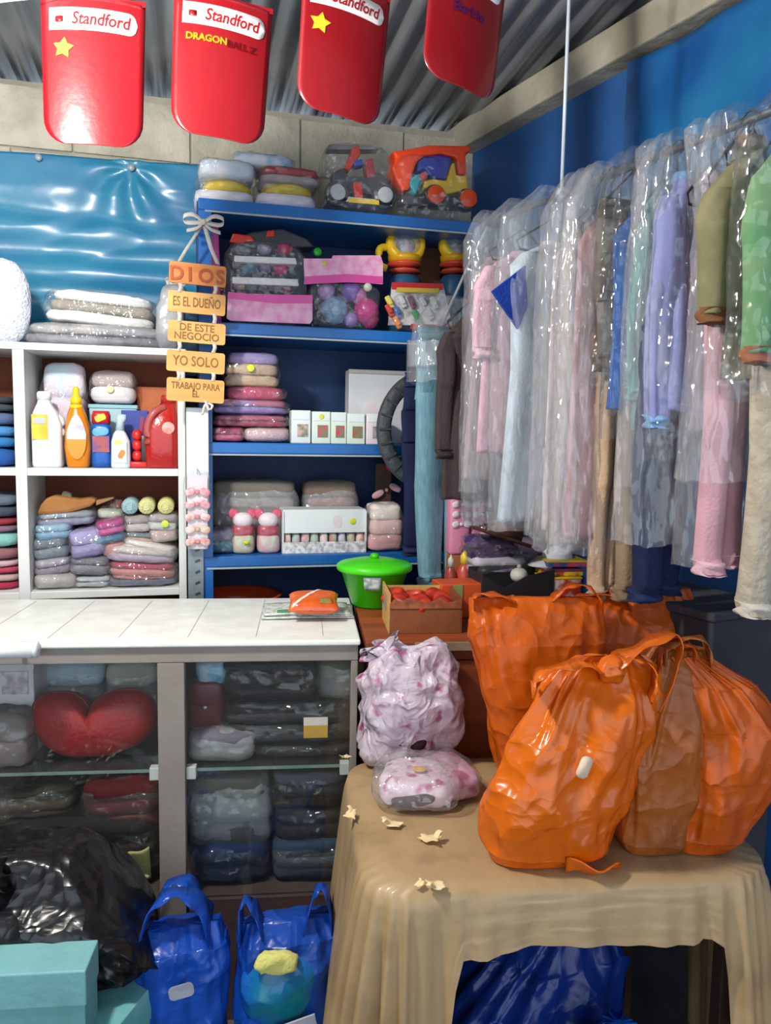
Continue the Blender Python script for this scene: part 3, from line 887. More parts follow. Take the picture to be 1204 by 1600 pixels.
# dark toy on top of the kitchen set
zk = z1 + 0.282
t = toyroot('toy_vehicle', 'black and red toy lying on top of the toy kitchen bag', 420, CY0 + 0.01, zk)
polypx(t, [(366, 388), (368, 372), (392, 362), (440, 356), (480, 372), (492, 386)], CY0 + 0.03, 0.09, plast('#3b3b42'), 'body', bev=0.006)
polypx(t, [(358, 378), (364, 364), (392, 368), (398, 376), (372, 380)], CY0 + 0.012, 0.02, RDP, 'fender', bev=0.004)
polypx(t, [(415, 370), (417, 360), (428, 359), (429, 369)], CY0 + 0.018, 0.02, RDP, 'tail_light', bev=0.003)
q = at(500, 388, CY0)
disc(0.014, 0.012, plast('#38c744'), 'green_knob', t, (q.x - t.location.x, 0.05, q.z - zk))
# pink tea set
t = toyroot('toy_tea_set', 'toy tea set in a clear bag with a pink header card', 540, CY0, z1)
o = t.location
polypx(t, [(476, 444), (474, 404), (518, 404), (520, 399), (594, 399), (598, 410), (598, 444), (540, 440)], CY0 + 0.004, 0.006, PINKC, 'header_card')
polypx(t, [(476, 444), (476, 432), (540, 428), (597, 432), (598, 443), (540, 441)], CY0 + 0.0025, 0.0015, MAG, 'card_band')
q = at(507, 412, CY0); disc(0.008, 0.001, plast('#d6dc3c'), 'price_sticker', t, (q.x - o.x, 0.003, q.z - z1))
for px, py, r, c in ((522, 485, 0.048, '#8fb4d0'), (548, 455, 0.036, '#8d66c4'), (510, 456, 0.03, '#c39ad6'), (572, 486, 0.045, '#d63d8c'), (578, 500, 0.03, '#b5165f'), (560, 462, 0.028, '#d77bb8'), (548, 500, 0.026, '#a98ad0')):
    q = at(px, py, CY0 + 0.05)
    obj('toy_cup', tf(lathe([(0.004, -r), (r * 0.6, -r * 0.85), (r, -r * 0.1), (r * 0.95, r * 0.4), (r * 0.55, r * 0.85), (0.004, r)], 20), (q.x - o.x, 0.05, max(q.z - z1, r + 0.002))), plast(c, rough=0.22), t)
q = at(574, 449, CY0 + 0.01); disc(0.014, 0.02, plast('#e9ead6'), 'lid_knob', t, (q.x - o.x, 0.02, q.z - z1))
obj('blister', tf(pillow(0.245, 0.13, 0.158, 0.4, 0.4, 40, 22, 0.007, 22, 6), (0.0, 0.062, 0.002)), CLEAR2, t)
# two yellow dome toys
def dome_toy(px, w_px, label, hasgrip):
    Yd = BY + 0.15
    t = toyroot('yellow_dome_toy', label, px, Yd, z1)
    o = t.location
    s = w_px / 60.0
    zz = lambda py: at(px, py, Yd).z - z1
    zb0 = max(zz(440), 0.0)
    obj('blue_base', lathe([(0.03, 0.0), (0.06 * s, 0.002), (0.062 * s, zz(440)), (0.05 * s, zz(432)), (0.02, zz(430))]), plast('#2d5a80'), t)
    obj('lower_plate', tf(lathe([(0.01, 0), (0.06 * s, 0.004), (0.055 * s, 0.012), (0.01, 0.022)]), (0, 0, zz(428))), plast('#d8503c'), t)
    obj('red_plate', tf(lathe([(0.01, 0), (0.066 * s, 0.006), (0.06 * s, 0.014), (0.02, 0.028)]), (0, 0, zz(418))), plast('#e2553c'), t)
    zc = zz(385); r = 0.066 * s
    obj('yellow_ring', tf(lathe([(r * 0.55, -0.012), (r, -0.02), (r * 1.12, 0.0), (r * 1.05, 0.03), (r * 0.75, 0.03), (r * 0.55, 0.012)], 30, cap=False), (0, 0, zc), (math.radians(72), 0, 0)), YL, t)
    obj('yellow_collar', tf(lathe([(r * 0.5, 0), (r * 0.9, 0.006), (r * 0.95, 0.024), (r * 0.7, 0.03)], 26), (0, 0, zz(412))), plast('#eab21e'), t)
    obj('dome', tf(pillow(r * 1.7, r * 1.4, r * 1.7, 1, 1, 26, 14), (0, -0.012, zc - r * 0.85)), HAZY, t)
    obj('picture', tf(prism(pill(r * 0.9, r * 0.7, r * 0.3), 0.004), (0.01, 0.0, zc - 0.012)), M('#8fb7d0', '#d8a0b8', scale=30), t)
    if hasgrip:
        obj('grip', tube(spline([(-r * 1.0, -0.01, zc - 0.01), (-r * 1.5, -0.02, zc - 0.02), (-r * 1.55, -0.02, zc - 0.07), (-r * 1.1, -0.02, zc - 0.085)], 14), 0.013, 10), YL, t)
dome_toy(630, 58, 'yellow toy with clear dome and side grip, on the toy shelf', True)
dome_toy(708, 52, 'yellow toy with clear dome at the right end of the toy shelf', False)
x, z, w, h = rect(650, 362, 690, 440, BY + 0.24)
tag(obj('brown_carton', box(-w / 2, w / 2, 0, 0.08, 0, z + h - z1, 0.003), M('#6b4426', '#5a381f', rough=0.8), smooth=False, loc=(x, BY + 0.25, z1)), 'brown carton standing between the two yellow dome toys', 'box')
# toy car card
t = toyroot('toy_car_card', 'card of small toy cars with a red header, front of the toy shelf', 656, BY + 0.02, z1)
o = t.location
polypx(t, [(606, 508), (612, 442), (692, 444), (706, 508)], BY + 0.04, 0.004, M('#d6d4d0', '#6f6a70', scale=24), 'card')
polypx(t, [(612, 452), (612, 441), (692, 443), (692, 453)], BY + 0.0375, 0.002, plast('#cf2226'), 'red_header')
polypx(t, [(618, 456), (620, 449), (686, 451), (684, 458)], BY + 0.036, 0.0015, plast('#d7b93e'), 'yellow_band')
polypx(t, [(640, 514), (642, 506), (704, 507), (706, 514)], BY + 0.0375, 0.002, M('#c22a26', '#e9e7e4', scale=6, lo=0.48, hi=0.52), 'red_foot')
_cc = ['#d9d9dc', '#7d4a66', '#c9ccd2', '#d8d6cf', '#3f9a5c', '#c4c6c8', '#4a62a8', '#e7832a', '#c8402f', '#e0cf5a']
for k, (px, py) in enumerate(((633, 471), (648, 472), (666, 474), (682, 473), (655, 494), (675, 490), (625, 487), (625, 504), (613, 485), (613, 472))):
    q = at(px, py, BY + 0.03)
    c = obj('toy_car', tf(join(cbox(0.018, 0.014, 0.044, 0.004), cbox(0.014, 0.01, 0.02, 0.003, (0, -0.009, 0.012))), (q.x - o.x, 0.012, q.z - z1 - 0.02), (0, math.radians(-28), 0)), plast(_cc[k]), t, smooth=False)
obj('blister', tf(pillow(0.19, 0.05, 0.125, 0.35, 0.3, 30, 14, 0.003, 20, 2), (0, 0.012, 0.006)), CLEAR, t)
t = toyroot('toy_stacker', 'teal and yellow toy behind the hanging jeans on the toy shelf', 704, BY + 0.06, z1)
for k, (r, c) in enumerate(((0.03, '#e0b62c'), (0.026, '#7d8a3a'), (0.022, '#2c5c56'), (0.026, '#35b6bd'))):
    obj('ring', tf(lathe([(0.005, 0), (r, 0.003), (r, 0.022), (0.005, 0.026)], 18), (0, 0.03, 0.028 * k)), plast(c), t)

# ------------------------------------------------------------------ third blue shelf: folded packs and small boxes
z1 = SZ[2]
Y3 = BY + 0.02
G3 = 'bagged clothes on the third blue shelf'
def zpx(py, Y, px=395):
    return at(px, py, Y).z
pack('pink bag of cloth at the very bottom left of the third shelf stack', 329, 668, 384, 691, Y3, 0.2, ['#c65a7c', '#b8486e'], zb=z1, group=G3)
pack('pale pink bag at the bottom right of the third shelf stack', 380, 668, 456, 691, Y3, 0.2, ['#d3b3b7'], zb=z1, group=G3)
pack('crimson and pink bag on the two bottom bags of the third shelf', 330, 648, 456, 668, Y3, 0.2, ['#a23a57', '#b8587a'], group=G3)
pack('violet and rose bag in the middle of the third shelf stack', 329, 624, 456, 648, Y3, 0.2, ['#8f7bbd', M('#8b79b8', '#b0627f', scale=9)], group=G3)
pack('flat crimson bag with clear end under the lilac bundle', 352, 604, 450, 627, Y3, 0.2, ['#b93f66'], group=G3)
pack('lilac and beige bundle on top of the third shelf stack', 350, 550, 441, 606, Y3, 0.17, ['#c4ab93', '#bfa58d', '#9d90bd'], group=G3, sticker=(-0.05, 0.55, '#d8e02c'), wrap=CLEAR)
def gift_carton(px0, px1, y0, label, c, win, Y=Y3):
    x, z, w, h = rect(px0, y0, px1, 691, Y)
    h = z + h - z1
    t = T('small_carton', label, 'box', (x, Y + 0.04, z1), group='small pale cartons on the third blue shelf')
    obj('body', cbox(w * 0.97, 0.075, h, 0.003), plast(c, rough=0.5), t, smooth=False)
    obj('picture', box(-w * 0.2, w * 0.34, -0.0395, -0.0376, h * 0.2, h * 0.58), M(win, '#6e7f5f', scale=60), t, smooth=False)
    if 'sticker' in label:
        disc(0.009, 0.001, plast('#d8e02c'), 'price_sticker', t, (0, -0.0398, h * 0.84))
    obj('flap', box(-w * 0.42, w * 0.42, -0.0395, -0.0376, h * 0.72, h * 0.96), plast('#dfe9ea', rough=0.5), t, smooth=False)
for a, b, y0, lb, c, wn in ((455, 486, 641, 'leftmost small pale carton with bluish lid on the third shelf', '#dfe8ea', '#c9a9a4'), (487, 517, 643, 'second small mint carton from the left, yellow sticker', '#dcebdf', '#b85a5a'), (517, 542, 644, 'third small mint carton from the left, red picture', '#d9ebdc', '#c23a56'),
                            (542, 571, 646, 'fourth small mint carton from the left, brown picture', '#d8e8d8', '#9a5a40'), (572, 606, 646, 'rightmost small carton, pale pink, beside the dark ring', '#ead9de', '#a89aa8')):
    gift_carton(a, b, y0, lb, c, wn)
x, z, w, h = rect(545, 579, 640, 691, BY + 0.16)
t = T('gift_box', 'large white gift box standing behind the small cartons', 'box', (x, BY + 0.2, z1))
hh = z + h - z1
obj('body', cbox(w, 0.07, hh, 0.003), plast('#dde0e2', rough=0.5), t, smooth=False)
obj('rim', box(-w / 2 - 0.002, w / 2 + 0.002, -0.04, -0.034, hh - 0.012, hh + 0.001), plast('#b9b6b2'), t, smooth=False)
obj('bow_picture', tf(prism(pill(w * 0.36, hh * 0.32, 0.02), 0.001), (-w * 0.1, -0.037, hh * 0.42)), M('#edd3dc', '#dfe4e6', scale=24), t, smooth=False)
# dark ring hanging in front of the shelf
q = at(674, 672, BY - 0.07)
t = T('dark_ring', 'thick dark grey ring hanging on the front of the blue shelves', 'ring', (q.x, BY - 0.045, q.z))
def torus(R, r, flat, n=48, m=12):
    V, Fc = [], []
    for i in range(n):
        a = 2 * PI * i / n
        for j in range(m):
            b = 2 * PI * j / m
            rr = R + r * sgnp(math.cos(b), 0.7)
            V.append(Vector((rr * math.cos(a), flat * sgnp(math.sin(b), 0.7), rr * math.sin(a) * 1.1)))
    for i in range(n):
        for j in range(m):
            Fc.append((i * m + j, ((i + 1) % n) * m + j, ((i + 1) % n) * m + (j + 1) % m, i * m + (j + 1) % m))
    return V, Fc
obj('tyre', torus(0.16, 0.025, 0.02), M('#3d4347', '#32373b', rough=0.6, bump=0.4), t)
for k in range(24):
    a = 2 * PI * k / 24
    obj('tread_rib', tf(box(-0.003, 0.003, -0.004, 0.004, -0.02, 0.02), (0.16 * math.cos(a), -0.0215, 0.16 * math.sin(a) * 1.1), (0, -a + PI / 2, 0)), M('#343a3e', rough=0.7), t, smooth=False)
obj('hook', tube(spline([(0, 0, 0.2), (0, 0.0, 0.25), (0, 0.03, 0.262), (0, 0.044, 0.25)], 12), 0.003, 6), plast('#707478'), t)

# ------------------------------------------------------------------ fourth blue shelf: baby things
z1 = SZ[3]
pack('large hazy bag of grey brown cloth at the back of the fourth shelf', 328, 752, 470, 866, BY + 0.14, 0.16, ['#5a5a60', '#7c7068', '#8a8078', '#80786e'], zb=z1, wrap=HAZY)
pack('teal folded cloth at the left of the fourth shelf', 322, 828, 372, 866, BY + 0.04, 0.12, ['#3d6c80', '#6d6a80'], zb=z1)
def bunny(px, label, base):
    Yb = BY + 0.03
    t = toyroot('bunny_pack', label, px, Yb, z1)
    t['group'] = 'bunny packs on the fourth blue shelf'
    w = 0.075
    zz = lambda py: at(px, py, Yb).z - z1
    obj('base', tf(pillow(w, 0.07, zz(838) + 0.004, 0.45, 0.6, 22, 10, 0.002, 30, px), (0, 0.04, 0)), M(base, '#b9d2bd', scale=22), t)
    obj('band', tf(pillow(w * 0.98, 0.068, zz(822) - zz(840), 0.5, 0.7, 22, 8), (0, 0.04, zz(840))), plast('#b43a52'), t)
    hd = obj('head', tf(pillow(w * 0.9, 0.06, zz(802) - zz(826), 0.9, 0.9, 22, 10), (0, 0.035, zz(826))), cloth('#efe3ea'), t)
    for s in (-1, 1):
        e = obj('ear', tf(pillow(0.034, 0.02, 0.036, 0.9, 0.9, 16, 8), (s * 0.024, 0.035, zz(812)), (0, s * 0.35, 0)), cloth('#e2627f'), t)
    q = obj('price_sticker', tf(prism(pill(0.02, 0.014), 0.001), (0.01, -0.004, zz(848))), plast('#d4dd2a'), t) if base == '#c9b49a' else None
    obj('wrapper', tf(pillow(w * 1.08, 0.082, zz(794), 0.4, 0.5, 26, 16, 0.004, 26, px + 1), (0, 0.041, 0)), CLEAR, t)
bunny(380, 'left bagged pink-eared bunny with beige base on the fourth shelf', '#c9b49a')
bunny(421, 'right bagged pink-eared bunny with pink and mint base on the fourth shelf', '#d8a4ac')
# white display box of baby socks
x, z, w, h = rect(443, 797, 573, 869, BY + 0.02)
h = z + h - z1
t = T('sock_box', 'white display box of patterned baby socks on the fourth shelf', 'box', (x, BY + 0.09, z1))
CARD = plast('#dfe6e6', '#d3dada', rough=0.5)
obj('back', box(-w / 2, w / 2, 0.055, 0.06, 0, h, 0.001), CARD, t, smooth=False)
obj('lid_front', box(-w / 2, w / 2, -0.05, -0.046, h * 0.46, h, 0.001), CARD, t, smooth=False)
obj('lid_top', box(-w / 2, w / 2, -0.046, 0.055, h - 0.004, h, 0.001), CARD, t, smooth=False)
obj('front_lip', box(-w / 2, w / 2, -0.06, -0.056, 0, h * 0.26, 0.001), M('#e3e5e4', '#a9a2a6', scale=70, rough=0.5), t, smooth=False)
for s in (-1, 1):
    obj('end', box(s * w / 2 - 0.002, s * w / 2 + 0.002, -0.056, 0.055, 0, h - 0.005), CARD, t, smooth=False)
obj('bottom', box(-w / 2, w / 2, -0.056, 0.055, 0, 0.003), CARD, t, smooth=False)
_sc = ['#c98f84', '#b9b6ba', '#c7a2a4', '#d2b3ac', '#d3c6cc', '#c07f72', '#93a3cc', '#cf9474', '#c98c7c']
for k, c in enumerate(_sc):
    obj('sock_pair', tf(pillow(w / 9.6, 0.09, h * 0.46, 0.6, 0.6, 14, 8, 0.003, 40, k), (-w / 2 + w / 9 * (k + 0.5), 0.0, 0.004)), cloth(c, '#a9c0b4' if k % 2 else '#e3cfca', scale=40), t)
disc(0.011, 0.001, plast('#d2de1f'), 'price_sticker', t, (w * 0.34, -0.051, h * 0.72))
obj('picture', tf(prism(pill(0.03, 0.045, 0.014), 0.0008), (w * 0.15, -0.0512, h * 0.72)), M('#e6cdd2', '#cfd4d6', scale=40), t, smooth=False)
pack('hazy bag of rose cloth behind the white sock box', 474, 753, 562, 868, BY + 0.17, 0.12, ['#8f6d68', '#a8807a', '#9c756e', '#8b7a6c'], zb=z1, wrap=HAZY)
pack('pink plush cloth in a clear bag tied with a bow, right of the sock box', 576, 790, 634, 869, BY + 0.02, 0.13, ['#d7a3a4', '#e4c0bc', '#e9dcd4'], zb=z1, cr=0.009)
t = toyroot('bow_toy', 'dark red trinket with pink bow above the pink plush bag', 603, BY + 0.2, z1)
obj('card', box(-0.03, 0.03, 0.0, 0.004, 0.0, 0.3), M('#3b2a25', '#5a3a2a', scale=12), t, smooth=False)
obj('red_ball', tf(pillow(0.035, 0.03, 0.035, 1, 1, 16, 10), (0.02, -0.016, 0.275)), plast('#c32b52'), t)
for s in (-1, 1):
    obj('bow_loop', tf(pillow(0.05, 0.014, 0.026, 0.8, 0.8, 16, 8), (s * 0.026 + 0.01, -0.012, 0.19 + s * 0.012), (0, s * 0.5, 0)), cloth('#d9a7b0'), t)
obj('bow_knot', tf(pillow(0.014, 0.016, 0.016, 1, 1, 12, 8), (0.01, -0.014, 0.197)), cloth('#c98c98'), t)

# strip of pink hair bows in a bag, hanging on the upright
x, z, w, h = rect(288, 740, 329, 858, BY - 0.05)
t = T('hair_bow_strip', 'clear bag of pink hair bows hanging on the white cover', 'hair bows', (x, BY - 0.05, z))
obj('card', box(-w * 0.38, w * 0.38, 0.004, 0.006, 0, h * 0.98), M('#e4dbe2', '#d3c9d6', rough=0.6), t, smooth=False)
for k in range(5):
    zz = h * (0.08 + 0.165 * k)
    c = ['#d98a80', '#d9b08e', '#dd8d92', '#d98f9c', '#de8a99'][k]
    b = obj('bow', tf(pillow(0.016, 0.016, 0.016, 1, 1, 10, 8), (0, -0.006, zz - 0.003)), cloth(c), t)
    for s in (-1, 1):
        obj('bow_loop', tf(pillow(0.034, 0.015, 0.026, 0.8, 0.8, 14, 8), (s * 0.019, -0.004, zz - 0.008), (0, s * 0.35, 0)), cloth(c, '#ead6cf', scale=50), b)
obj('wrapper', pillow(w * 1.05, 0.04, h * 1.03, 0.35, 0.5, 26, 30, 0.005, 28, 5), CLEAR, t)
obj('hook', tube([(0, 0.0, h), (0, 0.0, h + 0.012), (0, 0.024, h + 0.016)], 0.002, 6), plast('#c9ccd0'), t)

# orange red basin low on the bottom shelf
q = at(372, 930, BY + 0.14)
t = T('basin', 'orange red plastic basin rim just behind the counter', 'basin', (q.x, BY + 0.16, SZ[4]))
hb = q.z - SZ[4]
obj('bowl', lathe([(0.001, 0.0), (0.09, 0.0), (0.14, hb * 0.85), (0.15, hb), (0.143, hb), (0.132, hb * 0.8), (0.085, 0.01), (0.001, 0.01)], 36), plast('#d24a22'), t)
obj('rim', tf(lathe([(0.146, -0.004), (0.154, -0.004), (0.155, 0.003), (0.146, 0.003)], 36, cap=False), (0, 0, hb)), plast('#dc5527'), t)

# ------------------------------------------------------------------ wooden sign
SY = BY - 0.085
WSN = M('#dea75f', '#cf9850', scale=3, rough=0.6, stretch=(1, 4, 10), detail=6)
DKL = plast('#5a3a17'); ORL = plast('#b04c14')
sg_top = at(318, 348, SY)
sg = T('wooden_sign', 'hanging sign of five small wooden boards tied with ribbon', 'sign', (sg_top.x, SY, sg_top.z))
LET = M('#8c6330', '#7d5728', rough=0.7)
rows_ = [((264, 412, 353, 445), 'DIOS', 0.052, ORL, None), ((262, 457, 352, 490), 'ES EL DUE\u00d1O', 0.04, LET, 0.108), ((262, 503, 352, 536), 'DE ESTE\nNEGOCIO', 0.031, LET, 0.102), ((260, 549, 351, 582), 'YO SOLO', 0.042, LET, 0.105), ((260, 592, 350, 628), 'TRABAJO PARA\n\u00c9L', 0.028, LET, 0.112)]
prev = None
for k, (rc, s, size, mt, wd) in enumerate(rows_):
    x, z, w, h = rect(*rc, SY)
    lx, lz = x - sg_top.x, z - sg_top.z + h / 2
    b = obj('board', tf(prism(pill(w, h, 0.008, 4), 0.009), (lx, 0, lz), (0, math.radians(2.2), 0)), WSN if k else M('#dd8a48', '#d07a38', scale=3, rough=0.6, stretch=(1, 4, 10), detail=6), sg, smooth=False)
    if k == 0:
        for i, chx in enumerate('DIOS'):
            text(chx, 0.058, ORL, b, (lx - 0.062 + 0.043 * i - (0.004 if i == 1 else 0), -0.001, lz - 0.002 - 0.0016 * i), ext=0.0025, bold=0.0012)
    else:
        w_ = text(s, size, mt, b, (lx, -0.0006, lz), ext=0.001, width=wd * 1.3, bold=0.0004)
        w_.rotation_euler = (PI / 2, math.radians(2.2), 0)
    if prev:
        for sx in (-0.052, 0.052):
            obj('ribbon', ribbon([(prev[0] + sx, -0.002, prev[1] - 0.03), (prev[0] + sx + 0.002, 0.004, (prev[1] + lz) / 2), (lx + sx, -0.002, lz + 0.03)], (1, 0, 0), 0.012, 0.001), cloth('#cfc8bb'), sg)
    prev = (lx, lz)
    if k == 0:
        l0 = (lx, lz)
RIB = cloth('#d6cec6')
obj('ribbon', ribbon([(0.0, 0.0, 0.0), (l0[0] - 0.03, -0.002, (l0[1]) * 0.5), (l0[0] - 0.055, 0, l0[1] + 0.034)], (1, 0, 0.2), 0.012, 0.001), RIB, sg)
obj('ribbon', ribbon([(0.0, 0.0, 0.0), (l0[0] + 0.04, -0.002, (l0[1]) * 0.5), (l0[0] + 0.06, 0, l0[1] + 0.034)], (1, 0, -0.2), 0.014, 0.001), RIB, sg)
for s in (-1, 1):
    obj('bow_loop', ribbon(spline([(0, -0.005, 0), (s * 0.03, -0.012, 0.018), (s * 0.058, -0.01, 0.012), (s * 0.05, -0.004, -0.004), (0, -0.005, 0)], 20), (0, 0.3, 1), 0.014, 0.001), RIB, sg)
    obj('bow_tail', ribbon(spline([(0, -0.005, 0), (s * 0.02, -0.01, -0.02), (s * 0.05, -0.006, -0.028)], 10), (0, 0.3, 1), 0.012, 0.001), RIB, sg)
obj('bow_knot', tf(pillow(0.016, 0.012, 0.018, 1, 1, 12, 8), (0, -0.008, -0.009)), RIB, sg)
obj('peg', tube([(0, -0.002, 0.004), (0, BY - SY + 0.004, 0.004)], 0.003, 6), plast('#8d9297'), sg)
obj('end_bow', ribbon(spline([(prev[0] + 0.03, -0.002, prev[1] - 0.03), (prev[0] + 0.04, -0.006, prev[1] - 0.06), (prev[0] + 0.05, -0.004, prev[1] - 0.045), (prev[0] + 0.03, -0.003, prev[1] - 0.04), (prev[0] + 0.02, -0.003, prev[1] - 0.075)], 18), (1, 0, 0.3), 0.009, 0.001), RIB, sg)

# ------------------------------------------------------------------ goods on the white unit, upper bay
z1 = WZ[1]
YW = WY + 0.03
def zat(py, px=160, Y=None):
    return at(px, py, Y or YW).z
def broot(name, label, x0, x1, Y, cat='bottle', z=None):
    a, b = at(x0, 680, Y), at(x1, 680, Y)
    return T(name, label, cat, ((a.x + b.x) / 2, Y + 0.03, z1 if z is None else z)), b.x - a.x
# white bottle
t, w = broot('detergent_bottle', 'tall white plastic bottle with a yellow label', 48, 96, YW)
H = zat(622) - z1
loftobj('body', [(0, 0, 0, w * 0.46, 0.035, 0.45), (0.01, 0, 0, w / 2, 0.04, 0.45), (H * 0.62, 0, 0, w / 2, 0.04, 0.45), (H * 0.78, -0.004, 0, w * 0.40, 0.036, 0.5), (H * 0.9, -0.008, 0, w * 0.24, 0.026, 0.8), (H * 0.94, -0.008, 0, 0.02, 0.02, 1), (H * 0.97, -0.008, 0, 0.02, 0.02, 1)], plast('#e8eef6', '#dfe6ef'), t)
obj('cap', tf(lathe([(0.022, 0), (0.022, 0.02), (0.018, 0.026)]), (-0.008, 0, H * 0.96)), plast('#f2f4f8'), t)
obj('label', box(-w * 0.44, w * 0.08, -0.0425, -0.0395, H * 0.4, H * 0.75), M('#e9c53a', '#d9ab1c', scale=30, rough=0.4), t, smooth=False)
obj('label_band', box(-w * 0.38, w * 0.0, -0.044, -0.042, H * 0.62, H * 0.7), plast('#b9b9cc'), t, smooth=False)
obj('handle', tube(spline([(w * 0.34, 0, H * 0.72), (w * 0.46, 0, H * 0.68), (w * 0.48, 0, H * 0.55), (w * 0.45, 0, H * 0.46)], 12), 0.01, 8), plast('#dbe3ec'), t)
# orange bottle
t, w = broot('soap_bottle', 'orange bottle with yellow flip cap and oval white label', 98, 141, YW - 0.005)
H = zat(607) - z1
OB = M('#e08a12', '#d87a08', rough=0.2, coat=0.4, scale=6)
loftobj('body', [(0, 0, 0, w * 0.34, 0.028, 0.7), (0.008, 0, 0, w * 0.42, 0.032, 0.75), (H * 0.25, 0, 0, w * 0.5, 0.034, 0.8), (H * 0.5, 0, 0, w * 0.46, 0.032, 0.8), (H * 0.68, -0.002, 0, w * 0.34, 0.028, 0.9), (H * 0.8, -0.003, 0, w * 0.2, 0.018, 1), (H * 0.84, -0.003, 0, 0.013, 0.013, 1)], OB, t)
obj('cap', tf(lathe([(0.016, 0), (0.018, 0.012), (0.016, 0.02), (0.011, 0.026), (0.010, 0.05), (0.004, 0.056)]), (-0.003, 0, H * 0.8)), plast('#efd21f'), t)
obj('collar', tf(lathe([(0.02, 0), (0.02, 0.01), (0.016, 0.014)]), (-0.003, -0.002, H * 0.74)), plast('#f0d81e'), t)
ov = [(0.0 + w * 0.36 * math.cos(a) * (1 - 0.35 * max(0, math.sin(a))), H * 0.42 + H * 0.25 * math.sin(a)) for a in [2 * PI * i / 24 for i in range(24)]]
obj('label', tf(prism(ov, 0.002), (0, -0.0362, 0)), M('#e9e2df', '#b9b4cf', scale=26, rough=0.4), t, smooth=False)
obj('label_foot', tf(prism([(x_, zz_ - H * 0.2) for x_, zz_ in ov if zz_ < H * 0.45], 0.002), (0, -0.0375, H * 0.14)), plast('#f0952a'), t, smooth=False)
# blue bottle with red cap
t, w = broot('shampoo_bottle', 'blue bottle with wide red cap, beside the orange bottle', 141, 173, YW + 0.005)
H = zat(642) - z1
loftobj('body', [(0, 0, 0, w * 0.46, 0.028, 0.6), (H * 0.1, 0, 0, w * 0.5, 0.03, 0.6), (H * 0.7, 0, 0, w * 0.48, 0.03, 0.6), (H * 0.78, 0, 0, w * 0.42, 0.027, 0.7)], M('#1d62bd', '#144f9f', rough=0.3, scale=6), t)
loftobj('cap', [(H * 0.78, 0, 0, w * 0.46, 0.029, 0.6), (H * 0.92, 0, 0, w * 0.46, 0.029, 0.6), (H, 0, 0, w * 0.4, 0.026, 0.7)], plast('#c2202c'), t)
obj('cap_badge', tf(prism([(x_ * 0.5, zz_) for x_, zz_ in pill(w * 1.1, 0.02)], 0.002), (0, -0.0305, H * 0.88), (0, -0.4, 0)), YEL, t, smooth=False)
obj('label', box(-w * 0.4, w * 0.42, -0.0325, -0.0302, H * 0.28, H * 0.56), M('#b5553a', '#7a4a7c', scale=30, rough=0.4), t, smooth=False)
obj('label_wave', tf(prism(pill(w * 0.8, 0.026), 0.002), (0, -0.0335, H * 0.64), (0, -0.15, 0)), M('#6fb2dc', '#3f93a0', scale=20), t, smooth=False)
# small white spray bottle
t, w = broot('spray_bottle', 'small white and light blue bottle in front, fourth from the left', 170, 204, YW - 0.02)
H = zat(646) - z1
loftobj('body', [(0, 0, 0, w * 0.42, 0.022, 0.7), (H * 0.04, 0, 0, w * 0.47, 0.024, 0.7), (H * 0.5, 0, 0, w * 0.44, 0.022, 0.75), (H * 0.64, -0.002, 0, w * 0.3, 0.018, 0.9), (H * 0.7, -0.002, 0, 0.012, 0.012, 1)], plast('#dfe9f2', '#cfdbe8'), t)
loftobj('cap', [(H * 0.7, -0.002, 0, 0.014, 0.014, 1), (H * 0.84, 0.0, 0, 0.012, 0.012, 1), (H * 0.9, 0.003, -0.002, 0.016, 0.012, 0.8), (H * 0.99, 0.005, -0.004, 0.013, 0.01, 0.8)], plast('#b9d3dd'), t)
obj('label', box(-w * 0.3, w * 0.3, -0.0262, -0.0238, H * 0.1, H * 0.5), M('#c7dfe6', '#e6eef0', scale=24), t, smooth=False)
obj('label_drop', tf(prism(pill(w * 0.26, 0.03), 0.001), (0.004, -0.027, H * 0.26), (0, 0.5, 0)), plast('#d98a3c'), t, smooth=False)
obj('label_tag', box(-w * 0.26, w * 0.06, -0.0275, -0.0262, H * 0.44, H * 0.52), plast('#dbe36a'), t, smooth=False)
# red hand brush
t, w = broot('red_grater', 'small red plastic tool standing between the spray bottle and red jug', 200, 232, YW - 0.015, 'tool')
H = zat(652) - z1
obj('foot', box(-w * 0.45, w * 0.5, -0.022, 0.02, 0, 0.022, 0.005), plast('#cf1f20'), t)
for k, zz in enumerate((0.022, 0.056, 0.09)):
    obj('knob', tf(pillow(w * 0.5, 0.034, 0.036, 0.9, 0.9, 18, 10), (-0.006, 0, zz)), plast('#d42a26'), t)
obj('dark_bar', box(w * 0.1, w * 0.42, -0.012, 0.012, 0.022, H * 0.66, 0.003), plast('#3a2c30'), t)
x, z, w, h = rect(189, 641, 231, 690, YW + 0.06)
t = T('blue_carton', 'dark blue carton with red stripe behind the red jug', 'box', (x, YW + 0.1, z1))
obj('body', cbox(w, 0.05, z + h - z1, 0.002), plast('#2d3f9c', rough=0.5), t, smooth=False)
obj('stripe', tf(box(-0.006, 0.006, -0.0275, -0.0255, 0.04, 0.17), (0, 0, 0), (0, 0.15, 0)), plast('#a3294e'), t, smooth=False)
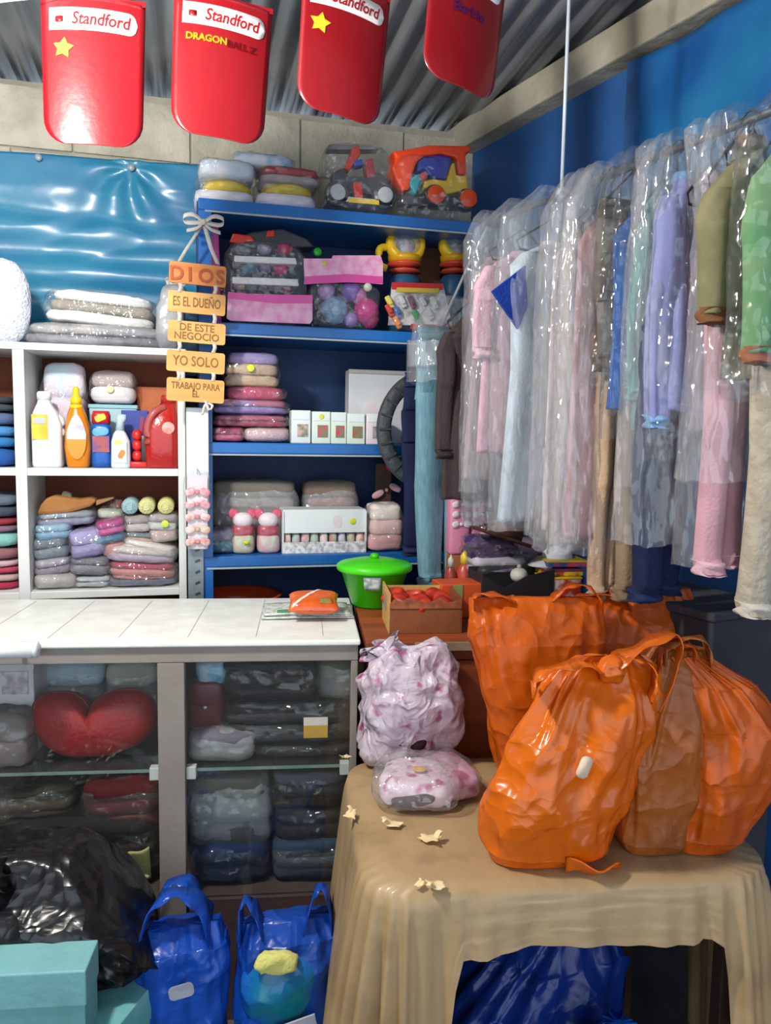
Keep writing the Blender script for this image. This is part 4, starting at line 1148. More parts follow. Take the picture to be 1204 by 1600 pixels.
# red jug
t, w = broot('red_jug', 'big red plastic jug with slanted neck at the right of the shelf', 226, 279, YW)
H = zat(620) - z1
RJ = M('#b5221d', '#a81b1a', rough=0.22, coat=0.3, scale=4)
loftobj('body', [(0, 0, 0, w * 0.46, 0.05, 0.5), (0.01, 0, 0, w * 0.5, 0.055, 0.5), (H * 0.55, 0.0, 0, w * 0.5, 0.055, 0.5), (H * 0.72, w * 0.06, 0, w * 0.42, 0.05, 0.55), (H * 0.88, w * 0.16, 0, w * 0.26, 0.034, 0.7), (H * 0.95, w * 0.2, 0, 0.024, 0.022, 1)], RJ, t)
obj('cap', tf(lathe([(0.024, 0), (0.024, 0.02), (0.02, 0.026)]), (w * 0.2, 0, H * 0.94)), plast('#b8302a'), t)
obj('grip', tube(spline([(w * 0.1, -0.03, H * 0.88), (-w * 0.2, -0.045, H * 0.8), (-w * 0.4, -0.045, H * 0.62), (-w * 0.42, -0.045, H * 0.35)], 14), 0.012, 8), plast('#b3544f'), t)
disc(0.02, 0.002, M('#e3b9ae', '#cf8478', scale=30), 'emblem', t, (w * 0.2, -0.054, H * 0.58))
# soft packs at the back of the bay
YK = WY + 0.14
pack('colourful diaper pack behind the white bottle', 60, 570, 136, 725, YK, 0.12, [M('#dfe3ea', '#a9cfe0', scale=10), M('#cfe3ec', '#dd9fbb', scale=11), M('#bfe0ea', '#e6c9d6', scale=9)], zb=z1, cat='pack', name='diaper_pack')
x, z, w, h = rect(140, 632, 214, 725, YK + 0.01)
t = T('teal_carton', 'pale teal carton under the white tissue pack', 'box', (x, YK + 0.07, z1))
hc = z + h - z1
obj('body', cbox(w, 0.12, hc - 0.014, 0.002), plast('#a9cdd2', rough=0.5), t, smooth=False)
obj('lid', cbox(w + 0.006, 0.126, 0.013, 0.002, (0, 0, hc - 0.0135)), plast('#8fc3cc', rough=0.5), t, smooth=False)
pack('white tissue pack on the teal carton', 138, 580, 213, 632, YK, 0.12, [M('#eceaea', '#d9d6d8', scale=8), '#b9aaa6'], zb=z1 + hc + 0.001, cat='pack', name='tissue_pack', sticker=(-0.05, 0.45, '#dde6a2'))
x, z, w, h = rect(214, 604, 279, 725, YK + 0.05)
tag(obj('orange_board', tf(box(-w / 2, w / 2, 0, 0.006, 0, z + h - z1, 0.001), (0, 0, 0), (math.radians(-3), 0, 0)), M('#c4714a', '#b5623d', rough=0.8), smooth=False, loc=(x, YK + 0.07, z1)), 'orange brown board leaning behind the red jug', 'board')

# ------------------------------------------------------------------ left bay of the white unit
def fold_stack(label0, x0, x1, rowspec, zb, Y, group):
    z = zb
    for (ytop, cols, lab) in rowspec:
        zt_ = at((x0 + x1) / 2, ytop, Y).z
        a, b = at(x0, 700, Y), at(x1, 700, Y)
        t = T('folded_clothes', lab, 'clothes', ((a.x + b.x) / 2, Y + 0.11, z), group=group)
        n = len(cols); hh = (zt_ - z) / n
        for i, c in enumerate(cols):
            obj('folded_layer', tf(pillow(b.x - a.x, 0.2, hh * 1.05, 0.45, 0.35, 24, 8, 0.004, 24, ytop + i), (0, 0, i * hh)), cloth(c), t)
        z = zt_ + 0.002
fold_stack('', -190, 20, [(700, ['#2f5fa8'], 'blue folded cloth at the bottom of the left bay'), (664, ['#3a7fc0', '#4f93cd'], 'bright blue folded cloth in the left bay'), (642, ['#5d6f9a'], 'dull blue folded cloth in the left bay'), (616, ['#474e57', '#3d444c'], 'charcoal folded cloth on top in the left bay')], WZ[1], WY + 0.03, 'folded clothes in the upper left bay')
fold_stack('', -190, 20, [(902, ['#b03a55', '#c9b0a8'], 'crimson and cream folded cloth lowest in the left bay'), (880, ['#c24a66', '#d8b9bf'], 'rose folded cloth in the lower left bay'), (860, ['#9a6a70'], 'dusty rose folded cloth in the lower left bay'), (836, ['#8fc9c4'], 'mint green folded cloth in the lower left bay'), (812, ['#8d6a80', '#9a3a44'], 'plum and red folded cloth in the lower left bay'), (775, ['#4a4f60', '#6a7488'], 'slate folded cloth on top in the lower left bay')], WZ[2], WY + 0.03, 'folded clothes in the lower left bay')

# ------------------------------------------------------------------ lower bay: heap of bagged clothes
G5 = 'bagged clothes heaped in the lower bay'
z1 = WZ[2]
YL0 = WY + 0.015
heap = [
 # x0,y0,x1,y1, dy, cols, rz, label
 (48, 900, 120, 924, 0.00, ['#b9b2ae'], 4, 'pale grey bag at the bottom left of the heap'),
 (112, 902, 176, 924, 0.01, ['#aab2b6', '#c3c6c8'], -5, 'bluish grey bag at the bottom middle of the heap'),
 (168, 896, 278, 926, -0.01, ['#6a6a80', '#d2837e'], -3, 'coral and slate bag at the bottom right of the heap'),
 (166, 880, 276, 904, -0.005, ['#d08f8c', '#b9435c'], -4, 'crimson and salmon bag above the bottom right one'),
 (48, 874, 112, 902, 0.02, ['#8f8496', '#a9a2ad'], 7, 'mauve grey bag at the left of the heap'),
 (104, 870, 172, 902, 0.01, ['#8b8790', '#7c7a84'], -4, 'dark grey bag in the lower middle of the heap'),
 (162, 856, 276, 882, 0.0, ['#b7a9bb', '#d7ccc4'], -6, 'pale lilac and cream bag right in the heap'),
 (46, 840, 108, 876, 0.03, ['#7d8794', '#6d7683'], 8, 'slate blue bag at the left of the heap'),
 (106, 830, 166, 874, -0.005, ['#9a8fbb', '#a79dcc'], 10, 'bright lavender bag in the middle of the heap'),
 (158, 846, 196, 876, 0.02, ['#cf8f90'], -8, 'salmon sliver of cloth beside the lavender bag'),
 (186, 848, 278, 868, 0.01, ['#dfd2d0', '#e2dcd8'], -12, 'ivory bag with pink print right in the heap'),
 (50, 820, 112, 846, 0.03, ['#7fa8c4', '#8fb6cf'], 5, 'light blue bag at the left of the heap'),
 (132, 834, 196, 852, 0.01, ['#4f82a8'], 12, 'steel blue bag across the middle of the heap'),
 (146, 814, 196, 838, 0.0, ['#c44f96', '#b63f88'], 14, 'magenta bag in the middle of the heap'),
 (190, 832, 246, 852, 0.03, ['#c9a890', '#76828f'], -5, 'beige and grey blue bag right of the magenta one'),
 (232, 828, 278, 850, 0.02, ['#bda6a2'], 6, 'dusty pink bag at the right of the heap'),
 (52, 800, 150, 824, 0.05, ['#8c8ca6', '#98a0ae'], 4, 'grey lilac bag at the upper left of the heap'),
 (150, 797, 194, 814, 0.06, ['#b9c2b0'], -3, 'pale green grey bag at the top middle of the heap'),
 (192, 806, 238, 834, 0.03, ['#c8bdbb', '#a89c9c'], 4, 'warm grey bag below the yellow rolls'),
 (228, 804, 278, 832, 0.02, ['#cdd0cb', '#a89f9f'], -3, 'white bag with yellow sticker below the yellow rolls'),
]
for i, (x0, y0, x1, y1, dy, cols, rz, lab) in enumerate(heap):
    pack(lab, x0, y0, x1, y1, YL0 + max(0.0, dy), 0.2, cols, zb=z1 if y1 > 920 else None, rz=rz * 0.4, ry=-rz * 0.9 if y1 < 920 else 0, group=G5, cr=0.008, sticker=(0.1, 0.5, '#d2dc3a') if 'sticker' in lab else None)
for k, (px, c) in enumerate(((203, '#9fc0c4'), (229, '#d9d79a'), (259, '#d8d592'))):
    q = at(px, 792, YL0 + 0.05)
    t = T('cloth_roll', ['pale teal cloth roll at the top of the heap', 'left pale yellow cloth roll at the top of the heap', 'right pale yellow cloth roll at the top of the heap'][k], 'cloth roll', (q.x, YL0 + 0.03, q.z - 0.022), group='cloth rolls on the heap')
    obj('roll', tf(lathe([(0.004, 0), (0.024, 0.004), (0.027, 0.02), (0.027, 0.12), (0.02, 0.14), (0.004, 0.142)], 18), (0, 0, 0.024), (-PI / 2, 0, 0)), cloth(c, bump=0.5), t)
    obj('fold_spiral', tf(tube([(0.016 * (1 - i / 30) * math.cos(i * 0.6), 0, 0.016 * (1 - i / 30) * math.sin(i * 0.6)) for i in range(26)], 0.0022, 5), (0, 0.002, 0.024)), cloth(c), t)
pack('dark red cloth at the back beside the teal roll', 168, 782, 192, 800, YL0 + 0.1, 0.1, ['#6d1f24'], group=G5)
# brown paper bag on the heap
t = toyroot('paper_bag', 'crumpled brown paper bag on the upper left of the heap', 110, YL0 + 0.05, at(110, 806, YL0 + 0.06).z)
t['category'] = 'paper bag'
polypx(t, [(57, 804), (62, 790), (72, 778), (86, 774), (104, 777), (124, 780), (142, 777), (152, 782), (140, 792), (112, 800), (84, 804)], YL0 + 0.06, 0.08, M('#a5703a', '#8f5e2d', rough=0.8, bump=0.5, bscale=30), 'bag', bev=0.01)
polypx(t, [(150, 782), (176, 777), (178, 779), (150, 790)], YL0 + 0.07, 0.04, M('#9a7350', rough=0.8), 'bag_mouth', bev=0.002)
polypx(t, [(94, 776), (98, 767), (110, 770), (112, 778)], YL0 + 0.09, 0.03, cloth('#93967e'), 'content', bev=0.006)

# ------------------------------------------------------------------ on top of the white unit
zt = WZ[0]
YT = WY + 0.04
def crumpled(geo_w, geo_d, geo_h, cr, cs, seed, e1=0.6, e2=0.5, nu=60, nv=34):
    return pillow(geo_w, geo_d, geo_h, e1, e2, nu, nv, cr, cs, seed)
pack('dark grey clear bag lying flat along the top of the white unit', 28, 506, 262, 537, YT, 0.22, [M('#8a8a90', '#5f6066', scale=12), M('#b7b2ae', '#8d8d93', scale=10)], zb=zt, cr=0.01, wrap=CLEAR2)
pack('white folded bedding in a clear bag on top of the white unit', 62, 455, 246, 508, YT + 0.02, 0.2, ['#e6e6e4', '#9d9587', '#ebeaea'], ry=3.5, cr=0.01, wrap=CLEAR2, cat='bedding pack', name='bedding_pack')
x, z, w, h = rect(238, 440, 282, 537, YT - 0.02)
t = T('grey_bag', 'crumpled silver grey bag standing behind the wooden sign', 'bag', (x, YT + 0.05, zt), rot=(0, math.radians(6), 0))
obj('bag', crumpled(w, 0.1, z + h - zt, 0.012, 16, 4), M('#9ea1a6', '#74777c', scale=9, rough=0.35, bump=0.4, bscale=30), t)
obj('bag_mouth', tf(loft([(0, 0, 0, 0.02, 0.014, 1), (0.02, 0.004, 0, 0.03, 0.012, 1), (0.035, 0.006, 0, 0.036, 0.008, 1)], 24, disp=lambda v, s, a: v + Vector((0, 0.006 * math.sin(a * 7) * s, 0.006 * math.sin(a * 5) * s))), (0.0, 0, z + h - zt - 0.012)), M('#b5b8bb', '#8b8e93', rough=0.35), t)
x, z, w, h = rect(-48, 398, 42, 536, YT - 0.01)
t = T('round_cushion', 'white fluffy round cushion cut off by the left edge of the photo', 'cushion', (x, YT + 0.05, zt))
obj('pile', tf(pillow(w, 0.1, z + h - zt, 0.85, 0.95, 60, 40, 0.004, 70, 7), (0, 0, 0)), cloth('#dfe3ee', '#cdd3e2', bump=0.9, bscale=120), t)
disc(0.042, 0.01, cloth('#3b4fb8'), 'blue_centre', t, (-0.045, -0.045, h * 0.62))

# ------------------------------------------------------------------ things lying on the counter
def cbase(px, py, z=CTOP + 0.001):
    return atz(px, py, z)
# white tube lying along the front edge
u0, zt_ = cuv(-120, 1018, -0.05); u1, _ = cuv(60, 1018, -0.05)
t = T('white_tube', 'white plastic tube fixed along the left front edge of the counter', 'tube', cpt(0, 0, 0), CANG)
obj('tube', tube([(u0, -0.045, zt_), (u1 - 0.012, -0.045, zt_)], 0.019, 20), plast('#eef0f0', rough=0.25), t)
obj('end_cap', tube([(u1 - 0.012, -0.045, zt_), (u1 - 0.004, -0.045, zt_), (u1, -0.045, zt_)], [0.0195, 0.0195, 0.014], 20), plast('#dfe2e2'), t)
for u in (u0 + 0.05, u1 - 0.05):
    obj('bracket', box(u - 0.006, u + 0.006, -0.03, 0.0, zt_ - 0.008, zt_ + 0.008), plast('#b9bcbc'), t, smooth=False)
# newspapers and orange bag of snacks
q = cbase(480, 958)
t = T('newspaper', 'folded printed paper lying on the counter under the orange packet', 'newspaper', (q.x, q.y, CTOP + 0.001), CANG)
for k, (w, d, dx, dy, r) in enumerate(((0.25, 0.15, 0.0, 0.0, 0.02), (0.24, 0.14, 0.006, 0.006, -0.05), (0.235, 0.14, -0.002, 0.004, 0.03))):
    obj('sheet', tf(sheet(lambda u, v: ((u - 0.5) * w, (v - 0.5) * d, 0.003 * math.sin(u * 3) * (k + 1) * 0.6), 10, 6, 0.003), (dx, dy, 0.002 + 0.0035 * k), (0, 0, r)), M('#d3d8d2', '#a4abab', scale=70, rough=0.7, lo=0.45, hi=0.6), t)
obj('green_picture', tf(sheet(lambda u, v: ((u - 0.5) * 0.055, (v - 0.5) * 0.03, 0.003 * math.sin((0.22 + 0.2 * u) * 3) * 1.8), 6, 4, 0.0006), (-0.055, -0.045, 0.0128)), M('#4f9a62', '#3d7a58', scale=40), t)
obj('blue_picture', tf(sheet(lambda u, v: ((u - 0.5) * 0.09, (v - 0.5) * 0.03, 0.003 * math.sin((0.5 + 0.3 * u) * 3) * 1.8), 6, 4, 0.0006), (0.045, -0.047, 0.0128)), M('#9bb4d8', '#b9c8de', scale=30), t)
q2 = cbase(488, 950, CTOP + 0.026)
t = T('snack_packet', 'shiny orange snack packet with a white diagonal stripe on the newspaper', 'packet', (q2.x, q2.y - 0.02, CTOP + 0.0265), CANG)
def packet_shape(u, v):
    return None
def pk(s):
    def fn(u, v):
        x, y = (u - 0.5) * 0.135, (v - 0.5) * 0.10
        e = (1 - (2 * u - 1) ** 4) * (1 - (2 * v - 1) ** 4)
        pin = 1 - 0.08 * (1 - abs(2 * v - 1))
        return (x * pin, y, 0.022 + s * 0.021 * math.sqrt(max(0, e)) + 0.002 * nz(Vector((x, y, s)), 60, 3))
    return fn
_a = sheet(pk(1), 26, 20); _b = sheet(pk(-1), 26, 20)
SNK = M('#e0671c', '#c94f12', scale=9, rough=0.22, bump=0.3, bscale=40, coat=0.4)
obj('pouch', tf(join(_a, _b), (0, 0, 0), (math.radians(14), 0, 0)), SNK, t)
def stripe(u, v):
    uu = 0.05 + 0.55 * v + 0.09 * u; vv = 0.06 + 0.86 * v
    p = Vector(pk(1)(uu, vv)); p.z += 0.0012; return p
obj('white_stripe', tf(sheet(stripe, 4, 20, 0.0005), (0, 0, 0), (math.radians(14), 0, 0)), plast('#f1ddd0'), t)
def patch(u, v):
    p = Vector(pk(1)(0.62 + 0.25 * u, 0.1 + 0.2 * v)); p.z += 0.0012; return p
obj('dark_panel', tf(sheet(patch, 8, 6, 0.0005), (0, 0, 0), (math.radians(14), 0, 0)), M('#6a7a50', '#a06a2a', scale=40), t)

# ------------------------------------------------------------------ on the cabinet: bucket, box, small goods
KZ = CTOP - 0.003
def kbase(px, py):
    return atz(px, py, KZ)
q = kbase(585, 952)
t = T('green_bucket', 'bright green plastic bucket with a lid', 'bucket', (q.x + 0.012, q.y + 0.06, KZ))
GRN = plast('#3fbf12', '#37b00e', rough=0.3)
hb = at(585, 882, q.y + 0.06).z - KZ
obj('body', lathe([(0.001, 0), (0.062, 0), (0.067, 0.006), (0.098, hb - 0.02), (0.104, hb - 0.018), (0.104, hb - 0.006), (0.094, hb - 0.006)], 40), GRN, t)
ld = obj('lid', lathe([(0.108, hb - 0.016), (0.112, hb - 0.012), (0.112, hb), (0.104, hb + 0.006), (0.06, hb + 0.016), (0.001, hb + 0.02)], 40), plast('#48d416', '#3fc911'), t)
obj('lid_knob', lathe([(0.012, hb + 0.018), (0.014, hb + 0.028), (0.008, hb + 0.034), (0.001, hb + 0.035)], 16), GRN, ld)
lb = []
def lab(u, v):
    a = math.radians(-122 + 30 * u); zz = hb * (0.5 + 0.32 * v); r = 0.066 + 0.033 * zz / hb + 0.005
    return (r * math.cos(a), r * math.sin(a), zz)
obj('paper_label', sheet(lab, 8, 4, 0.0006), M('#d9e6dc', '#8f9aa8', scale=60, rough=0.6), t)
# open snack box
a = kbase(608, 990); b = kbase(712, 988)
t = T('open_carton', 'open brown carton of red packets at the end of the counter', 'box', (a.x, a.y, KZ), CANG)
CB = M('#8a4c26', '#7c431f', rough=0.75); CBT = M('#c9a05f', '#b98f50', rough=0.75)
bw, bd, bh = 0.185, 0.17, 0.092
obj('front', box(0, bw, 0, 0.004, 0, bh * 0.86), CB, t, smooth=False)
obj('back', box(0, bw, bd - 0.004, bd, 0, bh), CBT, t, smooth=False)
obj('side', tf(box(-0.002, 0.002, 0, bd, 0, bh * 1.12), (0, 0, 0)), CBT, t, smooth=False)
obj('side', box(bw - 0.002, bw + 0.002, 0, bd, 0, bh), CB, t, smooth=False)
obj('bottom', box(0, bw, 0.004, bd - 0.004, 0, 0.004), CB, t, smooth=False)
obj('printed_panel', box(-0.0032, -0.002, 0.03, bd - 0.03, bh * 0.5, bh * 0.98), M('#d9803c', '#5f8a90', scale=25), t, smooth=False)
fl = [(0, 0), (0.01, 0.012), (0.03, 0.006), (0.05, 0.016), (0.075, 0.007), (0.1, 0.004), (0.13, 0.014), (0.15, 0.003), (bw, 0.01)]
obj('torn_flap', tf(prism([(0, -0.012), (bw, -0.012)] + [(x_, z_) for x_, z_ in reversed(fl)], 0.003), (0, -0.0035, bh * 0.84)), M('#7a3a20', '#a0562c', scale=40), t, smooth=False)
rr = random.Random(5)
for k in range(9):
    obj('red_packet', tf(pillow(0.05, 0.06, 0.03, 0.6, 0.5, 16, 8, 0.005, 40, k), (0.03 + 0.055 * (k % 3), 0.035 + 0.05 * (k // 3), bh * (0.55 + 0.12 * rr.random())), (rr.uniform(-0.4, 0.4), rr.uniform(-0.4, 0.4), rr.random())), M('#d23a18', '#8c1f1a', scale=30, rough=0.4), t)
# carton with orange and green stripe behind the orange bag
a = kbase(690, 975)
x, z, w, h = rect(688, 912, 758, 985, a.y + 0.06)
t = T('striped_carton', 'orange carton with a green stripe beside the open brown carton', 'box', (x, a.y + 0.1, KZ))
hh = z + h - KZ
obj('body', cbox(w, 0.09, hh, 0.003), M('#d0541f', '#c24718', rough=0.5), t, smooth=False)
obj('green_stripe', box(-w * 0.24, -w * 0.04, -0.0475, -0.0452, 0.002, hh - 0.002), plast('#8f9a5c'), t, smooth=False)
# little figures / bottles
yb = a.y + 0.22
def small_bottle(px0, px1, ytop, label, c, cap, Y, capc, name='small_bottle'):
    x, z, w, h = rect(px0, ytop, px1, 940, Y)
    t = T(name, label, 'bottle', (x, Y + 0.02, KZ))
    H = z + h - KZ
    obj('body', lathe([(0.001, 0), (w * 0.46, 0), (w * 0.5, 0.01), (w * 0.5, H * 0.6), (w * 0.3, H * 0.72), (w * 0.22, H * 0.76)], 16), plast(c), t)
    obj('cap', lathe([(w * 0.26, H * 0.75), (w * 0.26, H * 0.9), (w * 0.12, H * cap), (w * 0.04, H)], 14), plast(capc), t)
small_bottle(716, 741, 862, 'yellow duck-shaped bottle top behind the striped carton', '#c04a3a', 0.97, yb, '#e8c62a')
small_bottle(698, 716, 868, 'small red bottle with foil top left of the yellow one', '#9a3a34', 0.95, yb, '#c9c4c0')
small_bottle(736, 760, 885, 'small white bottle right of the yellow one', '#cfcfd6', 0.96, yb + 0.02, '#b9bcc6')
# tan cardboard sheet and pink packs on the back
x, z, w, h = rect(684, 768, 722, 960, 2.36)
tag(obj('cardboard_sheet', tf(box(-w / 2, w / 2, 0, 0.006, 0, z + h - KZ, 0.001), (0, 0, 0), (math.radians(-3), 0, 0)), M('#c99663', '#b98554', rough=0.8), smooth=False, loc=(x, 2.28, KZ)), 'tan cardboard sheet standing behind the light blue jeans', 'cardboard')
def pink_pack(px0, px1, label, yy):
    x, z, w, h = rect(px0, 776, px1, 868, yy)
    t = T('pink_carton', label, 'box', (x, yy + 0.04, KZ), group='pink bow cartons on the wooden cabinet')
    H = z + h - KZ
    obj('plinth', cbox(w * 0.9, 0.06, z - KZ, 0.002), M('#b06a3e', '#9a5a34', rough=0.7), t, smooth=False)
    obj('body', cbox(w, 0.07, h, 0.01, (0, 0, z - KZ)), plast('#d889a8', '#cc7b9b', rough=0.5), t)
    for k in range(3):
        b = obj('white_bow', tf(pillow(0.014, 0.01, 0.012, 1, 1, 10, 6), (0.002, -0.038, z - KZ + h * (0.5 + 0.17 * k))), cloth('#f1e6ec'), t)
        for s in (-1, 1):
            obj('bow_loop', tf(pillow(0.026, 0.009, 0.02, 0.8, 0.8, 12, 6), (0.002 + s * 0.015, -0.038, z - KZ + h * (0.5 + 0.17 * k) - 0.004), (0, s * 0.4, 0)), cloth('#ead9e2'), b)
pink_pack(704, 736, 'left pink carton with white bows under the hanging shirt', 2.22)
pink_pack(739, 766, 'right pink carton with white bows under the hanging shirt', 2.22)
pack('pale pink bag right of the pink bow cartons', 752, 820, 792, 872, 2.2, 0.1, ['#d9a9b4', '#cf98a8'], zb=None, cr=0.006)
pack('dark purple cloth bag on the wooden cabinet', 738, 842, 812, 878, 2.1, 0.13, [cloth('#3b2350'), cloth('#4a2d62')], cr=0.012)
pack('lilac and white striped cloth under the purple bag', 740, 872, 830, 902, 2.08, 0.14, [M('#b9aec4', '#7d6a92', scale=20), '#c9c0cc'], cr=0.01)
pack('mauve cloth bag right of the purple one', 806, 845, 862, 892, 2.16, 0.1, ['#a58a98', '#92788a'], cr=0.01)
# brown fabric flap
t = toyroot('brown_hat', 'dark brown flat hat below the bagged dresses', 810, 2.02, at(810, 858, 2.02).z)
t['category'] = 'hat'
obj('brim', tf(lathe([(0.001, 0), (0.10, 0.002), (0.115, 0.008), (0.10, 0.012), (0.001, 0.01)], 30), (0, 0.05, 0.02), (0, math.radians(18), 0), (1, 0.6, 1)), cloth('#4a3026'), t)
obj('crown', tf(lathe([(0.06, 0), (0.055, 0.035), (0.03, 0.045), (0.001, 0.046)], 26), (0.0, 0.06, 0.028), (0, math.radians(18), 0), (1, 0.6, 1)), cloth('#54382c'), t)
# black crate
x, z, w, h = rect(752, 900, 862, 970, 1.98)
t = T('black_crate', 'black plastic crate behind the tall orange bag', 'crate', (x, 2.03, KZ))
hh = z + h - KZ
BLK2 = plast('#232326', '#1b1b1d', rough=0.5)
obj('front', tf(prism([(-w / 2, 0), (w / 2, 0), (w / 2, hh * 1.15), (w * 0.1, hh), (-w * 0.2, hh * 0.72), (-w / 2, hh * 1.05)], 0.004), (0, -0.06, 0)), BLK2, t, smooth=False)
obj('back', box(-w / 2, w / 2, 0.056, 0.06, 0, hh * 1.1), BLK2, t, smooth=False)
for s in (-1, 1):
    obj('end', box(s * w / 2 - 0.002, s * w / 2 + 0.002, -0.056, 0.056, 0, hh * 1.05), BLK2, t, smooth=False)
obj('bottom', box(-w / 2, w / 2, -0.056, 0.056, 0, 0.004), BLK2, t, smooth=False)
q = at(806, 897, 2.02)
t = T('white_ball', 'pale round lid resting in the black crate', 'lid', (q.x, 2.0, q.z - 0.02))
obj('shell', pillow(0.05, 0.05, 0.042, 0.95, 1, 20, 12), M('#c9c9ba', '#b4b4a6'), t)
obj('knob', tf(pillow(0.014, 0.014, 0.012, 1, 1, 10, 6), (0, 0, 0.04)), M('#b4b4a6'), t)
# white cap
q = at(880, 872, 2.02)
t = T('baseball_cap', 'white cap on the stacked colourful boxes', 'cap', (q.x, 2.06, q.z - 0.012))
obj('crown', loft([(0.0, 0, 0, 0.045, 0.05, 1), (0.02, 0.0, 0, 0.042, 0.048, 1), (0.035, 0, 0, 0.028, 0.034, 1), (0.042, 0, 0, 0.004, 0.005, 1)], 24), cloth('#d9dadf'), t)
obj('visor', tf(sheet(lambda u, v: ((-0.035 - 0.055 * v) * math.cos((u - 0.5) * 2.2), 0.055 * math.sin((u - 0.5) * 2.2), 0.004 - 0.02 * v * v), 14, 6, 0.003), (0, 0, 0)), cloth('#cfd0d6'), t)
# colourful boxes and yellow box
def toybox(name, label, rc, Y, d, c1, c2, zb, top):
    x, z, w, h = rect(*rc, Y)
    t = T(name, label, 'box', (x, Y + d / 2, z if zb is None else zb), math.radians(-6))
    hh = z + h - t.location.z
    obj('body', cbox(w, d, hh - 0.004, 0.002), M(c1, c2, scale=22, rough=0.45, lo=0.45, hi=0.55), t, smooth=False)
    obj('lid', cbox(w + 0.003, d + 0.003, 0.006, 0.001, (0, 0, hh - 0.006)), plast(top), t, smooth=False)
    return t
toybox('yellow_carton', 'red and white carton with yellow top beside the hanging trousers', (853, 902, 908, 960), 1.97, 0.08, '#b0382a', '#c9b9b4', KZ, '#e3c01e')
zt_ = at(880, 902, 1.97).z + 0.001
toybox('board_game', 'flat red and yellow box, lower of the pair under the white cap', (856, 890, 912, 901), 1.98, 0.09, '#b5452f', '#d8b43a', zt_, '#7a3a52')
toybox('board_game', 'flat blue and rainbow box directly under the white cap', (860, 876, 918, 889), 1.99, 0.09, '#39508f', '#c23a5a', zt_ + 0.024, '#d7b53e')

# ------------------------------------------------------------------ inside the display counter
def crect(x0, y0, x1, y1, v):
    a, b = cuv(x0, (y0 + y1) / 2, v)[0], cuv(x1, (y0 + y1) / 2, v)[0]
    c, d = cuv((x0 + x1) / 2, y0, v)[1], cuv((x0 + x1) / 2, y1, v)[1]
    return (a + b) / 2, d, b - a, c - d
def cpack(label, x0, y0, x1, y1, v, depth, cols, zb=None, wrap=None, cr=0.01, ry=0.0, cat='clothes pack', name='garment_pack', group=None, sheen=False):
    u, z, w, h = crect(x0, y0, x1, y1, v)
    if zb is not None:
        h = z + h - zb; z = zb
    p = cpt(u, v + depth / 2, z)
    t = T(name, label, cat, p, rot=(0, math.radians(ry), CANG), group=group)
    n = len(cols); hh = h / n
    for i, c in enumerate(cols):
        obj('folded_garment', tf(pillow(w * 0.96, depth * 0.94, hh * 1.1, 0.5, 0.4, 34, 12, cr, 20, x0 + i * 3), (0, 0, i * hh)), cloth(c) if isinstance(c, str) else c, t)
    obj('wrapper', pillow(w, depth, h + 0.006, 0.6, 0.4, 44, 22, cr, 24, x0 + 7), wrap or CLEAR2, t)
    return t
DARKW = film(milk=0.015, gloss=0.2, bump=0.9, bscale=24.0)
BLKC = cloth('#1d1d20', '#141416', rough=0.5)
BLKC2 = cloth('#2b2a2d', '#1f1e21', rough=0.5)
ZS = zs + 0.001
# red heart cushion
u, z, w, h = crect(38, 1090, 238, 1206, 0.07)
t = T('heart_cushion', 'red heart-shaped cushion behind the counter glass', 'cushion', cpt(u, 0.13, ZS), CANG)
def heart(th, k=1.0):
    V, Fc = [], []
    n, m = 72, 12
    hh = z + h - ZS
    tr_ = [(130, 1124), (142, 1106), (165, 1093), (198, 1089), (226, 1100), (238, 1130), (232, 1163), (205, 1188), (165, 1203), (120, 1206), (85, 1200), (58, 1180), (42, 1150), (40, 1122), (50, 1102), (76, 1092), (104, 1095), (121, 1108)]
    sp_ = spline([Vector(((x_ - 139) / 199 * w, 0, (1206 - y_) / 117)) for x_, y_ in tr_ + tr_[:1]], n + 1)
    def rim(a):
        p_ = sp_[int(round(a / (2 * PI) * n)) % n]
        return p_.x, p_.z
    for j in range(-m, m + 1):
        s = math.sqrt(max(0, 1 - (j / m) ** 2)) ** 0.6
        for i in range(n):
            a = 2 * PI * i / n
            x, y = rim(a)
            y = max(0.0, y)
            cx, cy = 0, 0.45
            y = cy + (y - cy) * (1.0 if y < 0.9 or abs(x) > w * 0.2 else 1.0)
            V.append(Vector((x * s * k, j / m * th / 2, (cy + (y - cy) * s) * hh * k)))
    for j in range(2 * m):
        for i in range(n):
            q = (i + 1) % n
            Fc.append((j * n + i, j * n + q, (j + 1) * n + q, (j + 1) * n + i))
    return V, Fc
obj('cushion', heart(0.12), M('#a3191b', '#8e1416', rough=0.45, bump=0.25, bscale=90, scale=5), t)
_hr = heart(0.12)[0]
obj('seam_piping', tube([_hr[12 * 72 + i] for i in range(72)] + [_hr[12 * 72]], 0.003, 6), M('#7c1013', rough=0.5), t)
cpack('grey and light blue bagged cloth behind the heart cushion', 48, 1040, 160, 1100, 0.24, 0.14, ['#7f8586', '#98a0a4', '#a9bccc'], zb=ZS, wrap=CLEAR2)
cpack('silvery bagged cloth behind the right lobe of the heart', 162, 1040, 246, 1110, 0.24, 0.14, ['#6f605f', '#9a938c', '#b3b3a8'], zb=ZS, wrap=HAZY)
u, z, w, h = crect(-40, 1042, 44, 1122, 0.1)
t = T('white_carton', 'white carton with pink print high in the left of the counter', 'box', cpt(u, 0.2, ZS), CANG)
hh = z + h - ZS
obj('body', cbox(w, 0.12, hh, 0.002), M('#d6cfd0', '#c9bfc4', rough=0.5), t, smooth=False)
obj('lid', cbox(w + 0.004, 0.124, 0.05, 0.002, (0, 0, hh - 0.02)), plast('#dad5d6'), t, smooth=False)
